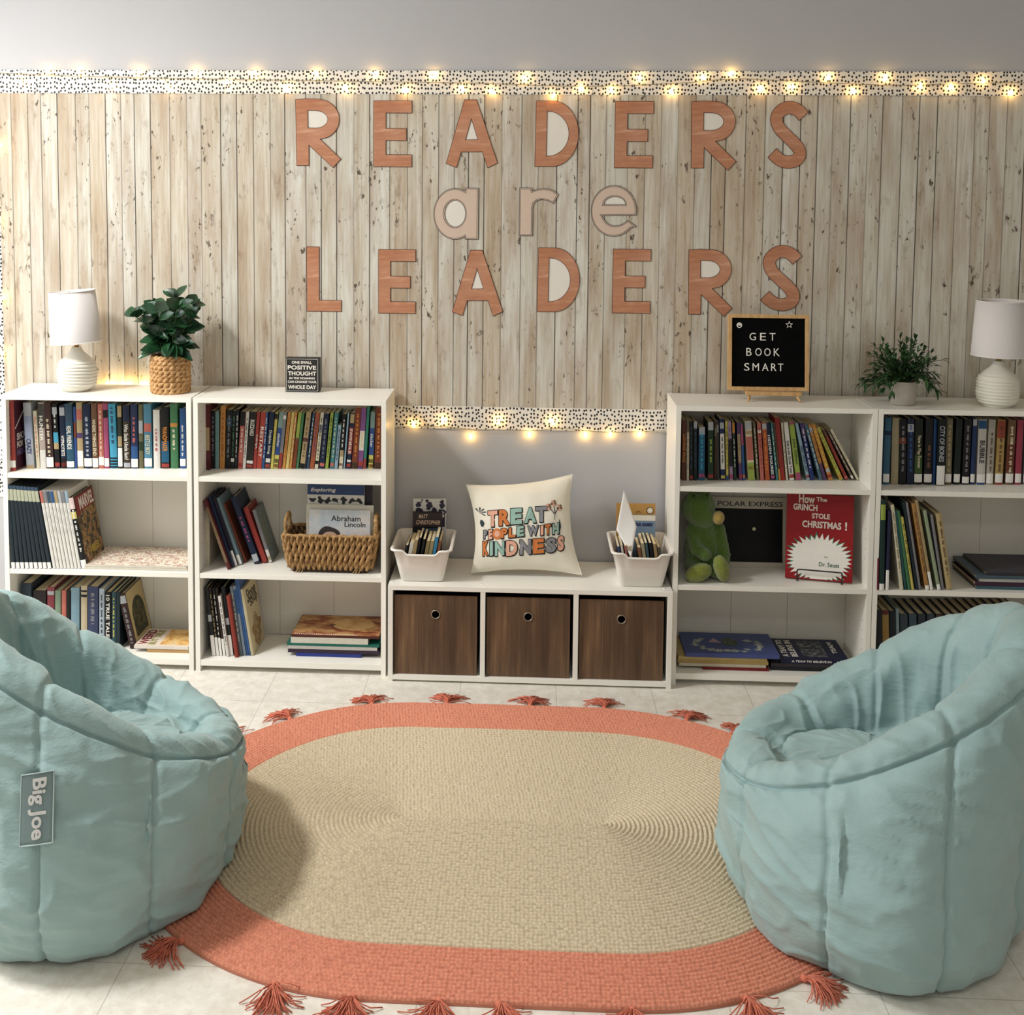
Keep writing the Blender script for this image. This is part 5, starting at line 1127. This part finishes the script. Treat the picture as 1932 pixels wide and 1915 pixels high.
# small black sign block
sa, sb = atZ(540, 738, BH), atZ(604, 738, BH); sy = -.10
r = thing('sign_block', 'small black box sign with white lettering on top of the second bookcase', 'sign', (sa.x, sy, BH+.0004)); w = sb.x-sa.x; h = w*1.0
h = atY(570, 676, sy).z-BH
MB().box(0, w, 0, .036, 0, h).build('box', mat('#161616', .6), r, bevel=.0012)
m = MB(); q = .003
for a, b, c, d in ((q, w-q, q, q+.0008), (q, w-q, h-q-.0008, h-q), (q, q+.0008, q, h-q), (w-q-.0008, w-q, q, h-q)): m.box(a, b, -.0005, 0, c, d)
m.build('painted_border', PAPER, r)
m = MB()
for s, a, b, c, d in (('ONE SMALL', .19, .79, .835, .915), ('POSITIVE', .07, .92, .66, .785), ('THOUGHT', .08, .92, .485, .61), ('IN THE MOANING', .12, .88, .375, .44), ('CAN CHANGE YOUR', .07, .93, .265, .335), ('WHOLE DAY', .08, .92, .085, .20)):
    put_text(m, s, a*w, b*w, c*h, d*h, FR, 0, .028, .0005)
m.build('lettering', PAPER, r)

# letter board on its little easel
BEECH = light_wood(); lt = .11
y0 = -.118
fa = atY(1373, 736, y0); fb = atY(1526, 736, y0); w = fb.x-fa.x
h = (atY(1450, 593, y0+.03).z-fa.z)/math.cos(lt)
r = thing('letter_board', 'black letter board in a pale wood frame standing on a small easel', 'sign', (fa.x, y0, fa.z), (-lt, 0, 0)); q = .0125
m = MB().box(0, w, -.004, .010, 0, q).box(0, w, -.004, .010, h-q, h).box(0, q, -.004, .010, q, h-q).box(w-q, w, -.004, .010, q, h-q); m.build('frame', BEECH, r, bevel=.0008)
fm, fn = newmat('ridged_black_felt', .95); wv = fn.new('ShaderNodeTexWave', bands_direction='Z'); wv.inputs['Scale'].default_value = 60; fn.link(fn.coord(), wv.inputs['Vector'])
fn.b.inputs['Specular IOR Level'].default_value = .1; fn.b.inputs['Base Color'].default_value = lin('#060607'); fn.bump(wv.outputs['Fac'], .4, .001)
MB().box(q, w-q, .002, .006, q, h-q).build('felt', fm, r)
m = MB(); F2 = Matrix.Translation((0, .0012, 0)) @ XZ
for s, xa, xb, ya, yb_ in (('G', 1414, 1426, 628, 642), ('E', 1434, 1445, 628, 642), ('T', 1452, 1463, 628, 642), ('B', 1408, 1418, 656.5, 671), ('O', 1425, 1437, 656.5, 671), ('O', 1442, 1454, 656.5, 671), ('K', 1460, 1471, 656.5, 671),
                         ('S', 1404, 1414, 685, 699), ('M', 1420, 1432, 685, 699), ('A', 1438, 1450, 685, 699), ('R', 1455, 1465, 685, 699), ('T', 1468, 1478, 685, 699)):
    f = lambda u: (u-1373)/(1526-1373)*w
    g = lambda v: (736-v)/(736-593)*h
    put_text(m, s, f(xa), f(xb), g(yb_), g(ya), F2, 0, -.004, .0014)
m.build('white_letters', mat('#e9e6de', .5), r)
m = MB(); P = []
for i in range(10): a = PI/2+2*PI*i/10; q2 = .0125 if i % 2 == 0 else .0055; P.append((q2*math.cos(a), q2*math.sin(a)))
cs = ((1489-1373)/153*w, (736-612)/143*h)
Pin = [(x*.72, y*.72) for x, y in P]
m.mesh(flat_mesh([[(x+cs[0], y+cs[1]) for x, y in P], [(x+cs[0], y+cs[1]) for x, y in Pin]], 0, .0008), F2); m.build('star_piece', mat('#e9e6de', .5), r)
cs = ((1391-1373)/153*w+.006, (736-614)/143*h); cc = [(cs[0]+.0088*math.cos(2*PI*i/28), cs[1]+.0088*math.sin(2*PI*i/28)) for i in range(28)]
mouth = [(cs[0]+.0058*math.cos(PI+PI*i/10), cs[1]-.0012+.0045*math.sin(PI+PI*i/10)) for i in range(11)]
e1 = [(cs[0]-.003+.0013*math.cos(2*PI*i/8), cs[1]+.003+.0018*math.sin(2*PI*i/8)) for i in range(8)]; e2 = [(cs[0]+.003+.0013*math.cos(2*PI*i/8), cs[1]+.003+.0018*math.sin(2*PI*i/8)) for i in range(8)]
m = MB(); m.mesh(flat_mesh([cc, mouth, e1, e2], 0, .0008), F2); m.build('smiley_piece', mat('#e9e6de', .5), r)
ea = atY(1407, 742, -.13); eb = atY(1512, 742, -.13)
r = thing('small_easel', 'little pale wood easel with splayed feet under the letter board', 'easel', (0, 0, 0))
m = MB().box(ea.x, eb.x, -.138, -.118, fa.z-.013, fa.z-.001); m.build('ledge', BEECH, r, bevel=.001)
for x, dx in ((ea.x+.014, -.008), (eb.x-.018, .010)):
    m = MB(); m.tube([(x+dx, -.150, BH+.004), (x, -.124, fa.z-.010)], .0048, 4); m.build('front_foot', BEECH, r)
    m = MB(); m.tube([(x, -.108, fa.z-.012), (x-dx*.5, -.085, fa.z+.17)], .0045, 4); m.build('upright', BEECH, r)
m = MB(); m.tube([((ea.x+eb.x)/2, -.083, fa.z+.12), ((ea.x+eb.x)/2, -.03, BH+.004)], .0045, 4); m.build('back_leg', BEECH, r)

# ------------------------------------------------------------------ fairy lights
WIRE = mat('#8f8a72', .4, .1, 60); BULB = emit_mat('warm_bulb', '#ffc46a', 38)
def fairy(name, label, wire_px, bulbs_px, yw, power, hidden=()):
    r = thing(name, label, 'string lights', (0, 0, 0))
    W = [atY(u, v, yw-.006) for u, v in wire_px]; W = [Vector(p) for p in crom([tuple(p) for p in W], 26*max(2, len(W)//2))]
    m = MB(); m.tube(W, .0012, 5); m.build('wire', WIRE, r)
    for u, v in list(bulbs_px)+list(hidden):
        p = atY(u, v, yw-.010) if not isinstance(u, Vector) else u
        nx = min(W, key=lambda q: (q-p).length)
        if (nx-p).length < .012: up = Vector((0, 0, 1))
        else: up = (nx-p).normalized()
        m = MB(); prof = [(0, -.0055), (.0022, -.005), (.0036, -.002), (.0038, .001), (.003, .005), (.0018, .009), (.0018, .013), (0, .0132)]
        q = Vector((0, 0, 1)).rotation_difference(up).to_matrix().to_4x4(); m.lathe(prof, 10, 0, (0, 0, 0), Matrix.Translation(p) @ q)
        b = m.build('bulb', BULB, r, smooth=True)
        m = MB(); m.tube([p+up*.012, p.lerp(nx, .6)+up*.004, nx], .0009, 4); m.build('lead', WIRE, b)
        l = bpy.data.lights.new('bulb_light', 'POINT'); l.energy = power; l.color = (1.0, .70, .26); l.shadow_soft_size = .004
        lo = bpy.data.objects.new('bulb_light', l); COL.objects.link(lo); lo.location = p+Vector((0, -.0085, -.0)); lo.parent = r
    return r
top = [(120/3.019,470/3.019),(270/3.019,412/3.019),(450/3.019,402/3.019),(630/3.019,497/3.019),(788/3.019,405/3.019),(960/3.019,500/3.019),(1118/3.019,405/3.019),(1300/3.019,465/3.019),(1450/3.019,412/3.019),(1635/3.019,502/3.019),(1800/3.019,410/3.019)]
top += [(640+x/3.019, y/3.019) for x, y in [(35,507),(203,415),(380,520),(540,422),(703,510),(872,525),(1060,440),(1218,548),(1377,505),(1553,515),(1713,437),(1898,525)]]
top += [(1280+x/2.963, y/2.963) for x, y in [(137,425),(300,405),(460,500),(637,490),(838,425),(980,515),(1158,428),(1355,485),(1527,490),(1705,457),(1860,522)]]
fairy('string_lights', 'warm fairy lights strung along the dotted border at the top of the wall', [(-140,136),(-60,141),(0,138),(130,143),(350,148),(640,153),(900,157),(1100,163),(1280,157),(1380,149),(1470,152),(1600,158),(1700,161),(1850,157),(1932,156),(2100,158)], top+[(-40, 128), (2010, 150)], WY-.003, .013)
bot = [(720+x/3.36, 760+y/3.36) for x, y in [(205,145),(388,112),(565,220),(740,112),(937,207),(1085,115),(1292,210),(1450,205),(1635,203)]]
fairy('string_lights', 'warm fairy lights hanging on the dotted border above the cushion', [(748,806),(800,804),(850,806),(905,812),(960,811),(1010,812),(1060,808),(1105,812),(1150,816),(1200,814),(1255,813)], bot, WY-.003, .013)
fairy('string_lights', 'warm fairy lights running down the left edge of the wall behind the bookcase', [(-15,150),(-10,300),(-6,450),(-8,560),(-5,668),(-14,760)], [(2,275),(5,562),(4,668),(-9,420)], WY-.003, .013)
r = fairy('string_lights', 'warm fairy lights tucked behind the left bookcase top, glowing between lamp and plant', [(60,727),(215,727),(330,727)], [], .014, .02)
for u in (205, 238, 272):
    p = atY(u, 727, .012); p.z = BH-.022
    m = MB(); m.ball(tuple(p), .0035, 10, 6); m.build('bulb', BULB, r, smooth=True)
    l = bpy.data.lights.new('bulb_light', 'POINT'); l.energy = .30; l.color = (1.0, .70, .26); l.shadow_soft_size = .003
    lo = bpy.data.objects.new('bulb_light', l); COL.objects.link(lo); lo.location = p+Vector((0, 0, .006)); lo.parent = r

# ------------------------------------------------------------------ braided oval rug
RC = Vector((-.035, -1.098)); RS = .25; RR = .653; RI = .491; PITCH_R = .0118
CORAL = rug_mat('coral_braid', '#cf7a60', '#e5a084'); JUTE = rug_mat('jute_braid', '#c0ad8e', '#e2d5ba')
rug = thing('braided_rug', 'oval braided rug, beige centre and coral border, on the tiled floor', 'rug', (RC.x, RC.y, 0))
def stadium(rad, s):
    """point at distance rad from the rug's spine, s in 0..1 round the oval"""
    r0 = .35; per = 4*RS+2*PI*r0; q = (s % 1)*per; a = 2*RS; b = PI*r0
    if q < a: return (-RS+q, -rad)
    q -= a
    if q < b: t_ = -PI/2+q/r0; return (RS+rad*math.cos(t_), rad*math.sin(t_))
    q -= b
    if q < a: return (RS-q, rad)
    q -= a; t_ = PI/2+q/r0; return (-RS+rad*math.cos(t_), rad*math.sin(t_))
def arc_len(rad, s):
    r0 = .35; per = 4*RS+2*PI*r0; q = s*per; L_ = 0.0
    for kind, l in (('s', 2*RS), ('a', PI*r0), ('s', 2*RS), ('a', PI*r0)):
        d = min(q, l); L_ += d if kind == 's' else d*rad/r0; q -= d
        if q <= 0: break
    return L_
def rug_part(name, r0, r1, m):
    n = 420; k = max(1, round((r1-r0)/PITCH_R)); pt = (r1-r0)/k; radii = []
    for i in range(k):
        for f, z in ((0.04, .25), (.3, .9), (.5, 1), (.7, .9), (.96, .25)): radii.append((r0+pt*(i+f), z, i+f))
    vs_ = []; uvs = []; per = 4*RS+2*PI*(r0+r1)/2
    for rad, zz, ring in radii:
        for j in range(n+1):
            x, y = stadium(rad, j/n)
            wav = .003*(1+noise.noise(Vector((x*3.1, y*4.2, .7))))
            edge = .0 if rad < RR-.004 else -.002
            vs_.append((x, y, .0035+.0055*zz+wav+edge)); uvs.append((arc_len(r0+pt*(int(ring)+.5), j/n)/.0095, ring))
    # edge skirt down to the floor
    fs_ = []; N1 = n+1
    for i in range(len(radii)-1):
        for j in range(n): fs_.append((i*N1+j, i*N1+j+1, (i+1)*N1+j+1, (i+1)*N1+j))
    if r1 >= RR-.001:
        o = len(vs_)
        for j in range(N1): x, y = stadium(r1+.001, j/n); vs_.append((x, y, .0005)); uvs.append((j*.3, 0))
        a = (len(radii)-1)*N1
        for j in range(n): fs_.append((a+j, a+j+1, o+j+1, o+j))
    me = bpy.data.meshes.new(name); me.from_pydata(vs_, [], fs_); me.materials.append(m)
    uvl = me.uv_layers.new(name='UVMap')
    for p in me.polygons:
        us = [uvs[me.loops[i].vertex_index] for i in p.loop_indices]; sh = 32*math.floor(min(u[0] for u in us)/32)
        for i, u in zip(p.loop_indices, us): uvl.data[i].uv = (u[0]-sh, u[1])
    me.polygons.foreach_set('use_smooth', [True]*len(me.polygons)); me.update()
    o = bpy.data.objects.new(name, me); COL.objects.link(o); o.parent = rug; return o
rug_part('rug_center', .0, RI, JUTE); rug_part('rug_border', RI, RR, CORAL)
YARN = mat('#cf765e', .95, .2, 200)
def tassel_mesh(seed):
    rr = random.Random(seed); m = MB()
    m.ball((0.006, 0, .007), (.009, .008, .007), 10, 6)
    for i in range(84):
        a = rr.gauss(0, .46); L_ = rr.uniform(.050, .088); z1 = rr.uniform(.002, .020); b = rr.uniform(-.5, .5)
        P = []
        for k in range(5):
            f = k/4; q = L_*f; ang = a*(.35+.65*f)+b*f*f*.8
            P.append((.004+q*math.cos(ang), q*math.sin(ang), max(.0015, .007+z1*math.sin(PI*min(1, f*1.1))*(1-.3*f)-.005*f)))
        m.tube(P, .0014, 3)
    return m
TM = []
tas = [(540,1352),(700,1325),(845,1317),(1000,1322),(1140,1330),(1303,1351),(1384,1384),(452,1396),(340,1778),(508,1873),(665,1893),(830,1900),(940,1908),(1195,1910),(1415,1893),(1537,1865),(1700,1700),(300,1560)]
for i, (u, v) in enumerate(tas[:16]):
    P = atZ(u, v, .005); c = Vector((P.x, P.y))-RC; sx = max(-RS, min(RS, c.x)); d = Vector((c.x-sx, c.y)).normalized()
    e = Vector((sx, 0))+d*(RR-.004); ang = math.atan2(d.y, d.x)
    if i < 5: o = tassel_mesh(i).build('tassel', YARN, rug, smooth=True); TM.append(o)
    else: o = TM[i % 5].copy(); COL.objects.link(o); o.parent = rug
    o.location = (e.x, e.y, .0005); o.rotation_euler = (0, 0, ang+(.35 if i % 3 == 0 else -.2)*(i > 8))

# ------------------------------------------------------------------ beanbag chairs
AQUA = bag_mat()
def beanbag(label, cx, cy, face, asym, seed, hb_=.655):
    root = thing('beanbag_chair', label, 'beanbag', (cx, cy, 0), (0, 0, math.radians(face)), 'aqua beanbag chairs')
    rm = Matrix.Translation((cx, cy, 0)) @ Matrix.Rotation(math.radians(face), 4, 'Z')
    NA, NT_ = 380, 200; bx, by = .312, .405; rx, ry, back, hf = .27, .25, .05, .295
    NP = 9
    def prof(ph):
        s = ((1-math.cos(ph))/2)**1.25; h = hf+(hb_-hf)*s+asym*math.sin(ph)
        c, sn_ = math.cos(ph), math.sin(ph)
        wf = max(0.0, c)
        def base(k, z): return (bx*k*c, by*k*sn_, z)
        def rim(k, z, bk=1.0): return (rx*k*c-back*s*bk, ry*k*sn_, z)
        def mixp(a, b, f): return tuple(a[i]+(b[i]-a[i])*f for i in range(3))
        P = [base(.90, .0015), base(.985, .018), base(1.035, .08), base(1.05, .17), mixp(base(1.03, h*.66), rim(1.25, h*.66), .35 if h > .4 else .2), mixp(base(1.0, h*.86), rim(1.24, h*.86), .72), rim(1.20, h-.030),
             rim(1.12, h+.004), rim(.98, h+.016), rim(.83+.05*wf, h-.004+.012*wf), rim(.73+.07*wf, h-.028-.045*s+.022*wf), rim(.66+.05*wf, (max(.272, h*.55+.04) if h > .40 else .278)+.006*wf), rim(.58+.04*wf, .282+.016*wf, .8), rim(.40, .303, .6), rim(.2, .312, .3), (0, 0, .314)]
        return P
    rows = []; meta = []
    for j in range(NT_): rows.append([None]*NA)
    for i in range(NA):
        ph = 2*PI*i/NA; P = crom(prof(ph), NT_)
        for j, p in enumerate(P): rows[j][i] = Vector(p)
    # displacement along rough normals
    sd = seed*11.3; out = [[None]*NA for _ in range(NT_)]
    jr = [j/(NT_-1)*15 for j in range(NT_)]
    for j in range(NT_):
        for i in range(NA):
            p = rows[j][i]; a = rows[j][(i+1) % NA]-rows[j][i-1]; b = rows[min(j+1, NT_-1)][i]-rows[max(j-1, 0)][i]
            n_ = a.cross(b); n_ = n_.normalized() if n_.length > 1e-9 else Vector((0, 0, 1))
            t_ = jr[j]; ph = 2*PI*i/NA
            k = ph/(2*PI)*NP+.37; dseam = abs(k-round(k))/NP*2*PI                # angle to nearest panel seam
            rad = math.hypot(p.x, p.y)
            fade = min(1, t_/1.2)*min(1, (15-t_)/4.5)
            arcd = dseam*max(rad, .12)
            g = -.0095*math.exp(-(arcd/.0062)**2)+.006*(1-math.exp(-(arcd/.045)**2))-.003
            ring = -.011*math.exp(-((t_-6.05)/.11)**2)                          # piping seam below the rolled rim
            ring2 = -.005*math.exp(-((t_-11.0)/.22)**2)
            def crease(vec, k=3.2, pw=2.0): return (1-min(1.0, abs(noise.noise(vec))*k))**pw
            fold = gath = inner = 0
            if t_ < 6.3:
                e = min(1.0, (6.3-t_)/1.5)
                fold = e*(.0085*crease(Vector((ph*1.5+p.z*4.5+sd, p.z*12+ph*.7, 3.1)), 2.6)+.0050*crease(Vector((ph*3.1-p.z*3+sd, p.z*24+ph*1.3, 7.7)), 2.6)-.003)
            if 4.6 < t_ < 9.8:
                e = math.exp(-((t_-6.6)/1.1)**2); gath = .75*e*(.007*noise.noise(Vector((ph*6.3+sd, t_*.5+ph*2.1, 1)))+.009*crease(Vector((ph*5.2+t_*.5+sd, t_*.45+ph*1.7, 2.2)), 2.3)+.004*noise.noise(Vector((ph*17+sd, t_*1.1, 4)))*(.5+noise.noise(Vector((ph*2+sd, 3, 3)))))
            lump = .013*noise.noise(Vector((p.x*5+sd, p.y*5, p.z*5)))+.006*noise.noise(Vector((p.x*13+sd, p.y*13, p.z*13)))
            if t_ > 7.6:
                e = .8*min(1.0, (t_-7.6)/2.2)
                inner = e*(.014*noise.noise(Vector((ph*2.6+sd, t_*.4, 9)))+.010*crease(Vector((ph*3.4+t_*.25+sd, t_*.55, 5)), 2.4)+.007*crease(Vector((p.x*10+sd, p.y*10+p.z*5, p.z*6)), 2.6)-.005)
            dd = (g*(1.0 if t_ < 9.5 else .8)+ring+ring2+fold+gath+lump+inner)*fade
            v = p+n_*dd
            wxy = rm @ v; qx = max(-RS, min(RS, wxy.x-RC.x)); inside = math.hypot(wxy.x-RC.x-qx, wxy.y-RC.y) < RR+.004
            v.z = max(v.z, .0165 if inside else .0012); out[j][i] = tuple(v)
    # vertical folds of the centre collapse to one point
    m = MB(); m.grid(out, wrap=True)
    b0 = out[0]; m.add(b0, [tuple(range(NA))[::-1]])
    o = m.build('bean_bag_body', AQUA, root, smooth=True)
    return root, o
rootL, bagL = beanbag('aqua beanbag chair at left with a sewn grey name patch', -.985, -1.30, 8, -.055, 1, .668)
rootR, bagR = beanbag('aqua beanbag chair at right, backrest towards the photo edge', .805, -1.285, 172, .015, 2)
# sewn patch on the left bag
bpy.context.view_layer.update()
mw = rootL.matrix_world.copy(); inv = mw.inverted()
bv = BVHTree.FromPolygons([mw @ v.co for v in bagL.data.vertices], [tuple(p.vertices) for p in bagL.data.polygons])
def on_bag(u, v, off=.004):
    h_ = bv.ray_cast(CAM, ray(u, v)); return inv @ (h_[0]+(CAM-h_[0]).normalized()*off)
qd = [(40, 1460), (104, 1450), (101, 1592), (36, 1600)]
def patch_pt(s, t_): a = [qd[0][i]+(qd[1][i]-qd[0][i])*s for i in (0, 1)]; b = [qd[3][i]+(qd[2][i]-qd[3][i])*s for i in (0, 1)]; return a[0]+(b[0]-a[0])*t_, a[1]+(b[1]-a[1])*t_
c4 = [on_bag(*patch_pt(s, t_), .008) for s, t_ in ((.02, .02), (.98, .02), (.98, .98), (.02, .98))]
ex_ = (c4[1]-c4[0]+c4[2]-c4[3]).normalized(); ed_ = (c4[3]-c4[0]+c4[2]-c4[1]).normalized()
nz = ed_.cross(ex_).normalized()
if (inv @ CAM - c4[0]).dot(nz) < 0: nz = -nz
def on_patch(s, t_, off): return c4[0].lerp(c4[1], s).lerp(c4[3].lerp(c4[2], s), t_)+nz*(off+.004*math.sin(PI*t_)*0+.003*math.sin(PI*s))
m = MB(); m.grid([[tuple(on_patch(i/10, j/16, 0)) for i in range(11)] for j in range(17)]); pt = m.build('name_patch', mat('#6f8284', .6, .1, 30), rootL, smooth=True)
so = pt.modifiers.new('solid', 'SOLIDIFY'); so.thickness = .0025; so.offset = 0
m = MB(); P = [on_patch(i/10, 0, .001) for i in range(11)]+[on_patch(1, j/10, .001) for j in range(11)]+[on_patch(1-i/10, 1, .001) for i in range(11)]+[on_patch(0, 1-j/10, .001) for j in range(11)]
m.tube(P, .0014, 5, closed=True); m.build('patch_edge', mat('#a9bcbc', .7), pt)
me, a, b, c, d = text_mesh('Big Joe', .03, 0.0); m = MB()
m.add([tuple(on_patch(.24+.56*(v.co.y-c)/(d-c), .07+.86*(v.co.x-a)/(b-a), .0030)) for v in me.vertices], [tuple(p.vertices) for p in me.polygons]); m.build('lettering', mat('#c9c9c6', .7), pt)
